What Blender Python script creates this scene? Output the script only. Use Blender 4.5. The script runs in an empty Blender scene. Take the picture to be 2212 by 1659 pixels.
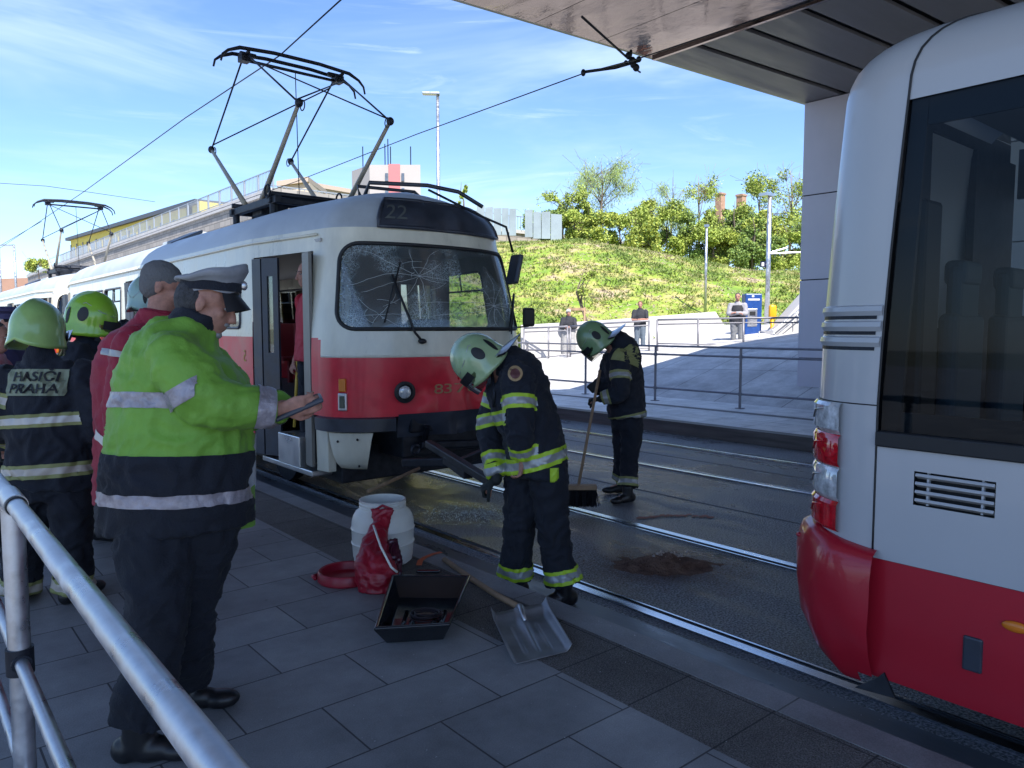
import bpy, bmesh, math, random
from mathutils import Vector as V, Matrix, noise
from mathutils.bvhtree import BVHTree
R=math.radians; PI=math.pi
random.seed(7)
scn=bpy.context.scene; col=scn.collection
# ---------------------------------------------------------------- camera
FPX=1620.; CX,CY=1106.,829.5; HC=1.5          # the photograph measured on a 2212 x 1659 grid
TH=math.atan(121/FPX); AZ=math.atan2(1368,FPX/math.cos(TH))
FW=V((math.sin(AZ)*math.cos(TH),math.cos(AZ)*math.cos(TH),-math.sin(TH)))
RT=V((math.cos(AZ),-math.sin(AZ),0)); UP=RT.cross(FW); CAM=V((0,0,HC))
cd=bpy.data.cameras.new('camera'); cam=bpy.data.objects.new('camera',cd); col.objects.link(cam)
cd.sensor_width=36; cd.lens=FPX/2212*36; cd.clip_start=.05; cd.clip_end=3000
cam.matrix_world=Matrix((( RT.x,UP.x,-FW.x,0),(RT.y,UP.y,-FW.y,0),(RT.z,UP.z,-FW.z,HC),(0,0,0,1)))
scn.camera=cam
def ray(x,y): return FW+RT*((x-CX)/FPX)-UP*((y-CY)/FPX)
def U(x,y,d): return CAM+ray(x,y)*d                      # point at depth d metres
def UZ(x,y,z=0.): r=ray(x,y); return CAM+r*((z-HC)/r.z)  # point at height z
def UX(x,y,X): r=ray(x,y); return CAM+r*(X/r.x)          # point on the plane X
def DZ(y,z=0.): r=ray(CX,y); return (z-HC)/r.z
# ---------------------------------------------------------------- world, sun, exposure
SUN_EL=R(50); sh=V((-.40,-.917,0)).normalized()
sdir=V((sh.x*math.cos(SUN_EL),sh.y*math.cos(SUN_EL),math.sin(SUN_EL)))
w=bpy.data.worlds.new('World'); scn.world=w; w.use_nodes=True
nt=w.node_tree; N=nt.nodes; L=nt.links; bg=N['Background']
sky=N.new('ShaderNodeTexSky'); sky.sky_type='NISHITA'; sky.sun_disc=False
sky.sun_elevation=SUN_EL; sky.sun_rotation=math.atan2(sh.x,sh.y); sky.air_density=1.0; sky.dust_density=.3; sky.ozone_density=3.
tc=N.new('ShaderNodeTexCoord')
def wn(scale,vscale,detail,dist,lo,hi,rot=(0,0,0)):
    mp=N.new('ShaderNodeMapping'); mp.inputs['Scale'].default_value=vscale; mp.inputs['Rotation'].default_value=rot
    L.new(tc.outputs['Generated'],mp.inputs[0]); n=N.new('ShaderNodeTexNoise'); n.inputs['Scale'].default_value=scale
    n.inputs['Detail'].default_value=detail; n.inputs['Distortion'].default_value=dist; n.inputs['Roughness'].default_value=.6
    L.new(mp.outputs[0],n.inputs['Vector']); r=N.new('ShaderNodeMapRange'); r.inputs[1].default_value=lo; r.inputs[2].default_value=hi
    r.interpolation_type='SMOOTHSTEP'; L.new(n.outputs[0],r.inputs[0]); return r.outputs[0]
c1=wn(1.6,(1.2,1.2,5.5),5,.6,.40,.84,(R(8),R(-10),0)); c2=wn(3.2,(.7,1.5,9),7,1.0,.52,.86,(R(-6),R(14),R(30)))
mx=N.new('ShaderNodeMath'); mx.operation='MAXIMUM'; L.new(c1,mx.inputs[0]); L.new(c2,mx.inputs[1])
ml=N.new('ShaderNodeMath'); ml.operation='MULTIPLY'; ml.inputs[1].default_value=.6; L.new(mx.outputs[0],ml.inputs[0])
tint=N.new('ShaderNodeMix'); tint.data_type='RGBA'; tint.blend_type='MULTIPLY'; tint.inputs[0].default_value=1.
tint.inputs[7].default_value=(.79,.90,1.10,1); L.new(sky.outputs[0],tint.inputs[6])
cm=N.new('ShaderNodeMix'); cm.data_type='RGBA'; L.new(ml.outputs[0],cm.inputs[0]); L.new(tint.outputs[2],cm.inputs[6]); cm.inputs[7].default_value=(4.6,5.6,7.0,1)
L.new(cm.outputs[2],bg.inputs[0]); bg.inputs[1].default_value=.096
sd=bpy.data.lights.new('sun','SUN'); sd.energy=3.9; sd.angle=R(.5); sd.color=(1,.94,.86)
so=bpy.data.objects.new('sun',sd); col.objects.link(so); so.rotation_euler=sdir.to_track_quat('Z','Y').to_euler(); so.location=(-20,-40,60)
scn.view_settings.view_transform='Standard'; scn.view_settings.look='None'; scn.view_settings.gamma=1; scn.view_settings.exposure=1.28
scn.render.engine='CYCLES'
# ---------------------------------------------------------------- materials
def mat(name,c,rough=.6,metal=0.,var=.0,scale=6.,bump=0.,bscale=None,rvar=0.,spec=.5,c2=None,trans=0.,coat=0.,sheen=0.,stretch=(1,1,1),detail=5):
    m=bpy.data.materials.new(name); m.use_nodes=True; n=m.node_tree.nodes; l=m.node_tree.links; b=n['Principled BSDF']
    b.inputs['Base Color'].default_value=(*c,1); b.inputs['Roughness'].default_value=rough; b.inputs['Metallic'].default_value=metal
    b.inputs['Specular IOR Level'].default_value=spec; b.inputs['Transmission Weight'].default_value=trans; b.inputs['Coat Weight'].default_value=coat
    b.inputs['Sheen Weight'].default_value=sheen
    t=n.new('ShaderNodeTexCoord'); mp=n.new('ShaderNodeMapping'); mp.inputs['Scale'].default_value=stretch; l.new(t.outputs['Object'],mp.inputs[0])
    if var or c2 or rvar:
        x=n.new('ShaderNodeTexNoise'); x.inputs['Scale'].default_value=scale; x.inputs['Detail'].default_value=detail; x.inputs['Roughness'].default_value=.62; l.new(mp.outputs[0],x.inputs['Vector'])
        rr=n.new('ShaderNodeMapRange'); rr.inputs[1].default_value=.32; rr.inputs[2].default_value=.68; l.new(x.outputs[0],rr.inputs[0])
        if var or c2:
            k=n.new('ShaderNodeMix'); k.data_type='RGBA'; a=c if c2 else [v*(1-var) for v in c]; e=c2 or [min(1,v*(1+var)) for v in c]
            k.inputs[6].default_value=(*a,1); k.inputs[7].default_value=(*e,1); l.new(rr.outputs[0],k.inputs[0]); l.new(k.outputs[2],b.inputs['Base Color'])
        if rvar:
            q=n.new('ShaderNodeMapRange'); q.inputs[1].default_value=.35; q.inputs[2].default_value=.65; q.inputs[3].default_value=max(.03,rough-rvar); q.inputs[4].default_value=min(1,rough+rvar); l.new(x.outputs[0],q.inputs[0]); l.new(q.outputs[0],b.inputs['Roughness'])
    if bump:
        y=n.new('ShaderNodeTexNoise'); y.inputs['Scale'].default_value=bscale or scale*8; y.inputs['Detail'].default_value=6; l.new(mp.outputs[0],y.inputs['Vector'])
        u=n.new('ShaderNodeBump'); u.inputs['Strength'].default_value=min(1,bump*10); u.inputs['Distance'].default_value=bump*.05; l.new(y.outputs[0],u.inputs['Height']); l.new(u.outputs[0],b.inputs['Normal'])
    return m
def glass(name,tint=(.75,.82,.8),refl=.35,crack=None,amt=.9):
    m=bpy.data.materials.new(name); m.use_nodes=True; n=m.node_tree.nodes; l=m.node_tree.links; n.remove(n['Principled BSDF']); o=n['Material Output']
    tr=n.new('ShaderNodeBsdfTransparent'); tr.inputs[0].default_value=(*tint,1); g=n.new('ShaderNodeBsdfGlossy'); g.inputs['Roughness'].default_value=.02
    f=n.new('ShaderNodeFresnel'); f.inputs[0].default_value=1.5; a=n.new('ShaderNodeMath'); a.operation='MULTIPLY_ADD'; a.inputs[1].default_value=amt; a.inputs[2].default_value=refl*.1; l.new(f.outputs[0],a.inputs[0])
    x=n.new('ShaderNodeMixShader'); l.new(a.outputs[0],x.inputs[0]); l.new(tr.outputs[0],x.inputs[1]); l.new(g.outputs[0],x.inputs[2])
    if crack:
        t=n.new('ShaderNodeTexCoord'); prev=None
        for sc,th in ((21,.05),(58,.10)):
            v=n.new('ShaderNodeTexVoronoi'); v.feature='DISTANCE_TO_EDGE'; v.inputs['Scale'].default_value=sc; l.new(t.outputs['Object'],v.inputs['Vector'])
            r=n.new('ShaderNodeMapRange'); r.inputs[1].default_value=0; r.inputs[2].default_value=th; r.inputs[3].default_value=1; r.inputs[4].default_value=0; l.new(v.outputs['Distance'],r.inputs[0])
            z=n.new('ShaderNodeTexNoise'); z.inputs['Scale'].default_value=2.6; z.inputs['Detail'].default_value=3; l.new(t.outputs['Object'],z.inputs['Vector'])
            q=n.new('ShaderNodeMapRange'); q.inputs[1].default_value=.44 if sc<30 else .46; q.inputs[2].default_value=.60; q.inputs[4].default_value=.42 if sc<30 else .6; l.new(z.outputs[0],q.inputs[0])
            p=n.new('ShaderNodeMath'); p.operation='MULTIPLY'; l.new(r.outputs[0],p.inputs[0]); l.new(q.outputs[0],p.inputs[1])
            if prev: s=n.new('ShaderNodeMath'); s.operation='ADD'; l.new(prev,s.inputs[0]); l.new(p.outputs[0],s.inputs[1]); prev=s.outputs[0]
            else: prev=p.outputs[0]
        # fine white crazing, thicker low down where the pane sags in
        sp=n.new('ShaderNodeSeparateXYZ'); l.new(t.outputs['Object'],sp.inputs[0]); q=n.new('ShaderNodeMapRange'); q.inputs[1].default_value=1.95; q.inputs[2].default_value=1.45; q.inputs[4].default_value=.75; l.new(sp.outputs[2],q.inputs[0])
        z=n.new('ShaderNodeTexNoise'); z.inputs['Scale'].default_value=7; z.inputs['Detail'].default_value=8; l.new(t.outputs['Object'],z.inputs['Vector']); p=n.new('ShaderNodeMath'); p.operation='MULTIPLY'; l.new(q.outputs[0],p.inputs[0]); l.new(z.outputs[0],p.inputs[1])
        s=n.new('ShaderNodeMath'); s.operation='ADD'; s.use_clamp=True; pa=n.new('ShaderNodeMath'); pa.inputs[1].default_value=.10; l.new(prev,pa.inputs[0]); prev=pa.outputs[0]; l.new(prev,s.inputs[0]); l.new(p.outputs[0],s.inputs[1])
        d=n.new('ShaderNodeBsdfPrincipled'); d.inputs['Base Color'].default_value=(.5,.62,.66,1); d.inputs['Roughness'].default_value=.35
        y=n.new('ShaderNodeMixShader'); l.new(s.outputs[0],y.inputs[0]); l.new(x.outputs[0],y.inputs[1]); l.new(d.outputs[0],y.inputs[2]); l.new(y.outputs[0],o.inputs[0])
    else: l.new(x.outputs[0],o.inputs[0])
    return m
# ---------------------------------------------------------------- mesh helpers
WL={}
def tag(o,label=None,cat=None,group=None,kind=None):
    if label: o['label']=label
    if cat: o['category']=cat
    if group: o['group']=group
    if kind: o['kind']=kind
    return o
def thing(name,loc,label,cat,group=None):
    o=bpy.data.objects.new(name,None); col.objects.link(o); o.location=loc; o.empty_display_size=.2; WL[o.name]=V(loc); return tag(o,label,cat,group)
class MB:
    def __init__(s): s.v=[]; s.f=[]; s.m=[]; s.cm=0
    def add(s,vs,fs,m=None):
        b=len(s.v); s.v+= [tuple(x) for x in vs]; s.f+=[tuple(b+i for i in f) for f in fs]; s.m+=[s.cm if m is None else m]*len(fs); return s
    def box(s,c,d,M=None,m=None):
        x,y,z=[q/2 for q in d]; vs=[V((i*x,j*y,k*z)) for i in(-1,1) for j in(-1,1) for k in(-1,1)]
        if M: vs=[M@q for q in vs]
        c=V(c); return s.add([q+c for q in vs],[(0,1,3,2),(4,6,7,5),(0,4,5,1),(2,3,7,6),(0,2,6,4),(1,5,7,3)],m)
    def b2(s,a,b,m=None): return s.box([(p+q)/2 for p,q in zip(a,b)],[abs(p-q) for p,q in zip(a,b)],None,m)
    def bar(s,p,q,wd,h,up=(0,0,1),m=None):
        p=V(p);q=V(q); d=(q-p); ln=d.length; d.normalize(); x=d.cross(V(up))
        if x.length<1e-4: x=d.cross(V((1,0,0)))
        x.normalize(); z=x.cross(d); return s.box((p+q)/2,(wd,ln,h),Matrix((x,d,z)).transposed(),m)
    def tube(s,pts,r,n=8,cap=True,m=None,closed=False):
        pts=[V(p) for p in pts]; N_=len(pts); rs=r if isinstance(r,(list,tuple)) else [r]*N_; vs=[]; fs=[]; x=None
        for i,p in enumerate(pts):
            if closed: d=pts[(i+1)%N_]-pts[i-1]
            else: d=pts[min(i+1,N_-1)]-pts[max(i-1,0)]
            d.normalize()
            if x is None: x=d.cross(V((0,0,1))) if abs(d.z)<.9 else d.cross(V((0,1,0)))
            x=(x-d*x.dot(d)).normalized(); y=d.cross(x)
            for k in range(n): a=2*PI*k/n; vs.append(p+(x*math.cos(a)+y*math.sin(a))*rs[i])
        for i in range(N_ if closed else N_-1):
            j=(i+1)%N_
            for k in range(n): fs.append((i*n+k,i*n+(k+1)%n,j*n+(k+1)%n,j*n+k))
        if cap and not closed: fs.append(tuple(range(n-1,-1,-1))); fs.append(tuple((N_-1)*n+k for k in range(n)))
        return s.add(vs,fs,m)
    def ell(s,c,r,M=None,nu=16,nv=10,m=None):
        vs=[];fs=[];c=V(c)
        for j in range(1,nv):
            t=PI*j/nv
            for i in range(nu):
                a=2*PI*i/nu; q=V((r[0]*math.sin(t)*math.cos(a),r[1]*math.sin(t)*math.sin(a),r[2]*math.cos(t))); vs.append((M@q if M else q)+c)
        q=V((0,0,r[2])); vs.append((M@q if M else q)+c); vs.append(c-(M@q if M else q)); a=len(vs)-2
        for j in range(nv-2):
            for i in range(nu): fs.append((j*nu+i,(j+1)*nu+i,(j+1)*nu+(i+1)%nu,j*nu+(i+1)%nu))
        for i in range(nu): fs.append((a,i,(i+1)%nu)); fs.append((a+1,(nv-2)*nu+(i+1)%nu,(nv-2)*nu+i))
        return s.add(vs,fs,m)
    def lathe(s,c,prof,n=32,ax=None,m=None):   # prof (r,h)
        vs=[];fs=[];c=V(c); M=ax
        for r,h in prof:
            for k in range(n):
                a=2*PI*k/n; q=V((r*math.cos(a),r*math.sin(a),h)); vs.append((M@q if M else q)+c)
        for i in range(len(prof)-1):
            for k in range(n): fs.append((i*n+k,i*n+(k+1)%n,(i+1)*n+(k+1)%n,(i+1)*n+k))
        return s.add(vs,fs,m)
    def prism(s,poly,off,m=None):
        n=len(poly); a=[V(p) for p in poly]; o=V(off); return s.add(a+[p+o for p in a],[tuple(range(n-1,-1,-1)),tuple(range(n,2*n))]+[(i,(i+1)%n,n+(i+1)%n,n+i) for i in range(n)],m)
    def quad(s,*p,m=None): return s.add(p,[tuple(range(len(p)))],m)
    def build(s,name,mats,parent=None,smooth=False,label=None,cat=None,group=None,kind=None,loc=None,bev=0,bseg=2):
        org=V(loc) if loc is not None else V((0,0,0))
        if parent is not None: org=WL[parent.name]
        me=bpy.data.meshes.new(name); me.from_pydata([(x-org.x,y-org.y,z-org.z) for x,y,z in s.v],[],s.f)
        for m in (mats if isinstance(mats,(list,tuple)) else [mats]): me.materials.append(m)
        me.polygons.foreach_set('material_index',s.m); me.validate()
        bm=bmesh.new(); bm.from_mesh(me); bmesh.ops.recalc_face_normals(bm,faces=bm.faces)
        if bev: bmesh.ops.bevel(bm,geom=[e for e in bm.edges if e.is_manifold and e.calc_face_angle(0)>.6],offset=bev,segments=bseg,affect='EDGES',profile=.5,clamp_overlap=True)
        bm.to_mesh(me); bm.free()
        o=bpy.data.objects.new(name,me); col.objects.link(o)
        if parent is not None: o.parent=parent; WL[o.name]=org
        else: o.location=org; WL[o.name]=org
        if smooth: fl=[True]*len(me.polygons); me.polygons.foreach_set('use_smooth',fl)
        if smooth=='auto':
            try: me.set_sharp_from_angle(angle=R(38))
            except Exception: pass
        return tag(o,label,cat,group,kind)
def kids(o): return [c for c in bpy.data.objects if c.parent==o]
def copy_tree(o,parent=None,d=None,ch=None):
    if ch is None:
        ch={}
        for c in bpy.data.objects:
            if c.parent: ch.setdefault(c.parent.name,[]).append(c)
    c=o.copy(); col.objects.link(c); c.parent=parent
    if d is not None: c.location=o.location+V(d)
    WL[c.name]=WL[o.name]+(V(d) if d is not None else V((0,0,0)))
    for k in ch.get(o.name,[]): copy_tree(k,c,None,ch)
    return c
def circ(c,r,ax='z',n=16,a0=0,a1=2*PI):
    o=[]
    for k in range(n):
        a=a0+(a1-a0)*k/(n if a1-a0>6.28 else n-1); x,y=r*math.cos(a),r*math.sin(a)
        o.append(V(c)+V({'z':(x,y,0),'x':(0,x,y),'y':(x,0,y)}[ax]))
    return o
def text_mesh(body,size,extr=.001,bold=0.):
    cu=bpy.data.curves.new('t','FONT'); cu.body=body; cu.size=size; cu.extrude=extr; cu.align_x='CENTER'; cu.align_y='CENTER'; cu.offset=bold; cu.space_line=.9; cu.resolution_u=3
    o=bpy.data.objects.new('t',cu); col.objects.link(o); bpy.context.view_layer.update()
    me=bpy.data.meshes.new_from_object(o.evaluated_get(bpy.context.evaluated_depsgraph_get())); vs=[v.co.copy() for v in me.vertices]; fs=[tuple(p.vertices) for p in me.polygons]
    bpy.data.objects.remove(o); bpy.data.curves.remove(cu); bpy.data.meshes.remove(me); return vs,fs
# ---------------------------------------------------------------- shared materials
M=dict(
 black=mat('black_rubber',(.012,.013,.016),.55,bump=.02,bscale=60),
 iron=mat('dark_iron',(.022,.026,.036),.5,.6,var=.4,scale=14,bump=.03,bscale=60),
 steel=mat('galvanised_steel',(.50,.52,.56),.38,.85,var=.28,scale=9,rvar=.14,bump=.04,bscale=30),
 dullalu=mat('dull_aluminium',(.36,.37,.39),.46,.75,var=.18,scale=9,rvar=.1,bump=.02,bscale=60),
 railtop=mat('polished_rail',(.62,.65,.7),.24,1.,var=.12,scale=20,rvar=.08,stretch=(1,.1,1)),
 alu=mat('aluminium',(.55,.56,.58),.34,.9,var=.08,scale=4,rvar=.08),
 cream=mat('cream_paint',(.70,.67,.55),.36,var=.15,scale=3.2,stretch=(1,1,.35),rvar=.12,coat=.3,bump=.012,bscale=3),
 red=mat('red_paint',(.66,.025,.045),.42,var=.22,scale=2.,rvar=.1,coat=.12,bump=.02,bscale=3),
 roofgrey=mat('roof_grey_paint',(.42,.46,.5),.42,var=.14,scale=2.,rvar=.12,bump=.02,bscale=3),
 darkpaint=mat('dark_grey_paint',(.035,.042,.06),.38,var=.3,scale=5,rvar=.1),
 concrete=mat('light_concrete',(.46,.45,.44),.8,var=.1,scale=1.3,bump=.05,bscale=30),
 pale=mat('pale_cladding',(.58,.57,.63),.5,var=.05,scale=.8,bump=.01),
 white=mat('white_paint',(.44,.455,.48),.3,var=.03,scale=1.2,coat=.3,bump=.01,bscale=1.5),
 busred=mat('bus_red_paint',(.40,.012,.028),.3,var=.08,scale=1.5,coat=.4,bump=.01,bscale=2),
 glass=glass('window_glass'), dglass=glass('tinted_glass',(.36,.44,.50),.0,None,.42), cglass=glass('cracked_glass',(.42,.5,.52),.3,True),
 railp=mat('purple_grey_rail_paint',(.20,.20,.225),.45,.3,var=.15),
 yellow=mat('yellow_paint',(.62,.42,.06),.5,var=.1), skin=mat('skin',(.40,.20,.15),.55,var=.22,scale=28,spec=.35,bump=.03,bscale=140),
 orange=mat('orange_lens',(.7,.2,.02),.2), lensred=mat('red_lens',(.55,.01,.02),.08,coat=1.,var=.35,scale=40), lensclear=mat('clear_lens',(.62,.64,.66),.07,.2,var=.4,scale=30,coat=1.),
)
# ================================================================ SETTING
def nodes(m): return m.node_tree.nodes,m.node_tree.links,m.node_tree.nodes['Principled BSDF']
# paving slabs: rows 0.385 m deep across the platform, slabs 0.6 m long, half-bond
def paving(name,bw,rh,off,c1,c2,cm,shift=(0,0,0),rough=.62,bump=.05,bs=120,speck=0.,mort=.004):
    m=mat(name,c1,rough,var=.15,scale=3,bump=bump,bscale=bs,rvar=.08); n,l,b=nodes(m)
    t=n.new('ShaderNodeTexCoord'); mp=n.new('ShaderNodeMapping'); mp.inputs['Location'].default_value=shift; l.new(t.outputs['Object'],mp.inputs[0])
    k=n.new('ShaderNodeTexBrick'); k.offset=off; k.inputs['Scale'].default_value=1; k.inputs['Mortar Size'].default_value=mort; k.inputs['Mortar Smooth'].default_value=.15
    k.inputs['Brick Width'].default_value=bw; k.inputs['Row Height'].default_value=rh; k.inputs['Bias'].default_value=0
    k.inputs['Color1'].default_value=(*c1,1); k.inputs['Color2'].default_value=(*c2,1); k.inputs['Mortar'].default_value=(*cm,1); l.new(mp.outputs[0],k.inputs[0])
    x=n.new('ShaderNodeTexNoise'); x.inputs['Scale'].default_value=1.7; x.inputs['Detail'].default_value=8; x.inputs['Roughness'].default_value=.7; l.new(t.outputs['Object'],x.inputs[0])
    r=n.new('ShaderNodeMapRange'); r.inputs[1].default_value=.3; r.inputs[2].default_value=.7; r.inputs[3].default_value=.68; r.inputs[4].default_value=1.3; l.new(x.outputs[0],r.inputs[0])
    g=n.new('ShaderNodeTexNoise'); g.inputs['Scale'].default_value=bs*1.6; g.inputs['Detail'].default_value=2; l.new(t.outputs['Object'],g.inputs[0])
    gr=n.new('ShaderNodeMapRange'); gr.inputs[1].default_value=.35; gr.inputs[2].default_value=.7; gr.inputs[3].default_value=1-speck; gr.inputs[4].default_value=1+speck; l.new(g.outputs[0],gr.inputs[0])
    mm=n.new('ShaderNodeMath'); mm.operation='MULTIPLY'; l.new(r.outputs[0],mm.inputs[0]); l.new(gr.outputs[0],mm.inputs[1])
    if bw<.7 and c1[0]<.4:   # chewing-gum spots and small stains
        vo=n.new('ShaderNodeTexVoronoi'); vo.inputs['Scale'].default_value=3.2; l.new(t.outputs['Object'],vo.inputs['Vector']); vr=n.new('ShaderNodeMapRange'); vr.inputs[1].default_value=.028; vr.inputs[2].default_value=.045; vr.inputs[3].default_value=.55; vr.inputs[4].default_value=1; l.new(vo.outputs['Distance'],vr.inputs[0])
        m2=n.new('ShaderNodeMath'); m2.operation='MULTIPLY'; l.new(mm.outputs[0],m2.inputs[0]); l.new(vr.outputs[0],m2.inputs[1]); mm=m2
    s=n.new('ShaderNodeVectorMath'); s.operation='SCALE'; l.new(k.outputs[0],s.inputs[0]); l.new(mm.outputs[0],s.inputs['Scale']); l.new(s.outputs[0],b.inputs['Base Color'])
    bp=[q for q in n if q.type=='BUMP'][0]; b2=n.new('ShaderNodeBump'); b2.inputs['Distance'].default_value=.004; b2.invert=True; l.new(k.outputs['Fac'],b2.inputs['Height']); l.new(bp.outputs[0],b2.inputs['Normal']); l.new(b2.outputs[0],b.inputs['Normal'])
    return m
M['slab']=paving('smooth_paving',.60,.389,.5,(.285,.288,.29),(.205,.21,.215),(.06,.06,.065),(-.07+0,-.343,0),speck=.12)
M['rough']=paving('aggregate_paving',.60,.40,0.,(.155,.145,.135),(.125,.117,.11),(.035,.035,.036),(-.2,-.31,0),rough=.8,bump=.35,bs=110,speck=.6)
M['kerb']=paving('kerb_stone',.30,1.6,0.,(.23,.23,.235),(.205,.205,.21),(.08,.08,.08),(-.2,.1,0),rough=.6,bump=.06,speck=.15)
# wet asphalt of the track bed
m=mat('wet_asphalt',(.045,.047,.052),.5,bump=.45,bscale=95); n,l,b=nodes(m); t=n.new('ShaderNodeTexCoord')
x=n.new('ShaderNodeTexNoise'); x.inputs['Scale'].default_value=.9; x.inputs['Detail'].default_value=7; x.inputs['Roughness'].default_value=.66; x.inputs['Distortion'].default_value=.5
mp=n.new('ShaderNodeMapping'); mp.inputs['Scale'].default_value=(1.6,.55,1); l.new(t.outputs['Object'],mp.inputs[0]); l.new(mp.outputs[0],x.inputs[0])
r=n.new('ShaderNodeMapRange'); r.inputs[1].default_value=.42; r.inputs[2].default_value=.6; r.inputs[3].default_value=.24; r.inputs[4].default_value=.6; l.new(x.outputs[0],r.inputs[0]); l.new(r.outputs[0],b.inputs['Roughness'])
q=n.new('ShaderNodeMix'); q.data_type='RGBA'; q.inputs[6].default_value=(.065,.07,.078,1); q.inputs[7].default_value=(.31,.32,.34,1); l.new(r.outputs[0],q.inputs[0]); g=n.new('ShaderNodeTexNoise'); g.inputs['Scale'].default_value=75; g.inputs['Detail'].default_value=4; l.new(t.outputs['Object'],g.inputs[0])
gr=n.new('ShaderNodeMapRange'); gr.inputs[1].default_value=.4; gr.inputs[2].default_value=.62; gr.inputs[3].default_value=.4; gr.inputs[4].default_value=2.1; l.new(g.outputs[0],gr.inputs[0])
s=n.new('ShaderNodeVectorMath'); s.operation='SCALE'; l.new(q.outputs[2],s.inputs[0]); l.new(gr.outputs[0],s.inputs['Scale']); pc=UZ(1435,1222,-.2); vd=n.new('ShaderNodeVectorMath'); vd.operation='DISTANCE'; vd.inputs[1].default_value=(pc.x,pc.y,-.2); wz=n.new('ShaderNodeTexNoise'); wz.inputs['Scale'].default_value=7; wz.inputs['Detail'].default_value=8; wz.inputs['Roughness'].default_value=.7; l.new(t.outputs['Object'],wz.inputs[0]); l.new(t.outputs['Object'],vd.inputs[0])
wa=n.new('ShaderNodeMath'); wa.operation='MULTIPLY_ADD'; wa.inputs[1].default_value=1.5; l.new(wz.outputs[0],wa.inputs[0]); l.new(vd.outputs['Value'],wa.inputs[2]); wr_=n.new('ShaderNodeMapRange'); wr_.inputs[1].default_value=.85; wr_.inputs[2].default_value=1.5; wr_.inputs[3].default_value=.75; wr_.inputs[4].default_value=0; l.new(wa.outputs[0],wr_.inputs[0])
wm=n.new('ShaderNodeMix'); wm.data_type='RGBA'; l.new(wr_.outputs[0],wm.inputs[0]); l.new(s.outputs[0],wm.inputs[6]); wm.inputs[7].default_value=(.11,.05,.035,1); l.new(wm.outputs[2],b.inputs['Base Color']); M['wet']=m
M['ground']=mat('dry_ground',(.16,.17,.11),.9,var=.3,scale=.05)
MB().quad((-900,-900,-.26),(900,-900,-.26),(900,900,-.26),(-900,900,-.26)).build('ground',M['ground'],kind='structure')
MB().quad((2.7,-40,-.2),(9.7,-40,-.2),(9.7,160,-.2),(2.7,160,-.2)).build('track_bed',M['wet'],kind='structure')
# near platform: three flush strips and the kerb
MB().b2((-60,-40,-.24),(2.21,120,0),m=0).b2((2.21,-40,-.24),(2.625,120,-.001),m=1).b2((2.625,-40,-.24),(2.79,120,.002),m=2).build('platform',[M['slab'],M['rough'],M['kerb']],kind='structure')
M['lp']=paving('pale_platform_paving',.4,.8,.5,(.66,.66,.66),(.62,.62,.62),(.27,.27,.28),rough=.55,bump=.04,bs=60,speck=.06,mort=.006); M['dk']=mat('dark_tactile_strip',(.13,.13,.14),.7,var=.2)
M['kf']=mat('stained_kerb_stone',(.12,.115,.11),.6,var=.35,scale=3,stretch=(1,.3,4),bump=.03)
MB().b2((9.68,-40,-.24),(9.9,160,.001),m=1).b2((9.9,-40,-.24),(10.6,160,0),m=0).b2((10.6,-40,-.24),(10.78,160,-.001),m=0).b2((10.78,-40,-.24),(11.5,160,.001),m=0).b2((11.5,-40,-.24),(11.75,160,0),m=2).b2((11.75,-40,-.24),(13.0,160,.002),m=0).build('far_platform',[M['lp'],M['kf'],M['dk']],kind='structure')
# rails
for i,(X,lb) in enumerate(((3.43,'tram rail running closest to the near platform kerb'),(4.92,'second tram rail, between the firefighter with the bar and the one sweeping'),(7.21,'third tram rail, passing behind the sweeping firefighter'),(8.72,'tram rail nearest the far platform kerb'))):
    g=1 if i in(0,2) else -1; t=MB()
    t.b2((X-.034,-30,-.22),(X+.034,150,-.187),m=0); t.b2((X+g*.038,-30,-.22),(X+g*.072,150,-.196),m=1); t.b2((X+g*.076,-30,-.22),(X+g*.09,150,-.189),m=0)
    t.build('tram_rail',[M['railtop'],M['black']],label=lb,cat='rail',group='tram rails',loc=(X,4,-.2))
# tar joints and a lighter strip beside the kerb
t=MB()
for X in (6.05,7.95): t.b2((X-.012,-30,-.2),(X+.012,150,-.1965))
t.build('joint_line',M['dk'],kind='structure')
MB().quad((2.79,-30,-.196),(3.30,-30,-.196),(3.30,150,-.196),(2.79,150,-.196)).build('gutter_strip',mat('wet_concrete_gutter',(.11,.12,.135),.35,var=.4,scale=2.4,rvar=.22,bump=.05,bscale=60,stretch=(1,.35,1)),kind='structure')
# ---- terrain: sloping plaza, then the green embankment
def zt(Y): return max(.1,min(1.15,.45+(19.3-Y)*.068))
def plaza(X,Y):
    if X<12.95: return 0.
    z=zt(Y); t=min(1,(X-12.95)/4.05); D=X*FW.x+Y*FW.y
    if X<=17: return z*t
    return z+ (1.62-z)*max(0,min(1,(X-17)/(6.5)))
def hill(lat,D):
    t=max(0,min(1,(D-26.2)/(16.5))); t=t*t*(3-2*t)*.55+t*.45; t*=max(0,min(1,(lat+8)/5));  top=6.35-(lat+.5)*.085+.4*math.sin(lat*.35); top=max(3.,min(8.5,top))
    return (1.2 if lat>-5 else -.5)+max(0,(top-1.2))*t+ (.12*noise.noise(V((lat*.4,D*.4,0)))*min(1,t*6))+ (max(0,D-43)*.03)
def fr(lat,D): c=math.cos(TH); return V((FW.x/c*D+RT.x*lat,FW.y/c*D+RT.y*lat,0))
t=MB(); xs=[12.95,13.5,14.5,15.5,16.5,17,18,19,20,22,23.5,27,32]; ys=[-6+i*2 for i in range(27)]+[60,90,150]
for y in ys:
    for x in xs: t.v.append((x,y,plaza(x,y)))
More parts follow.
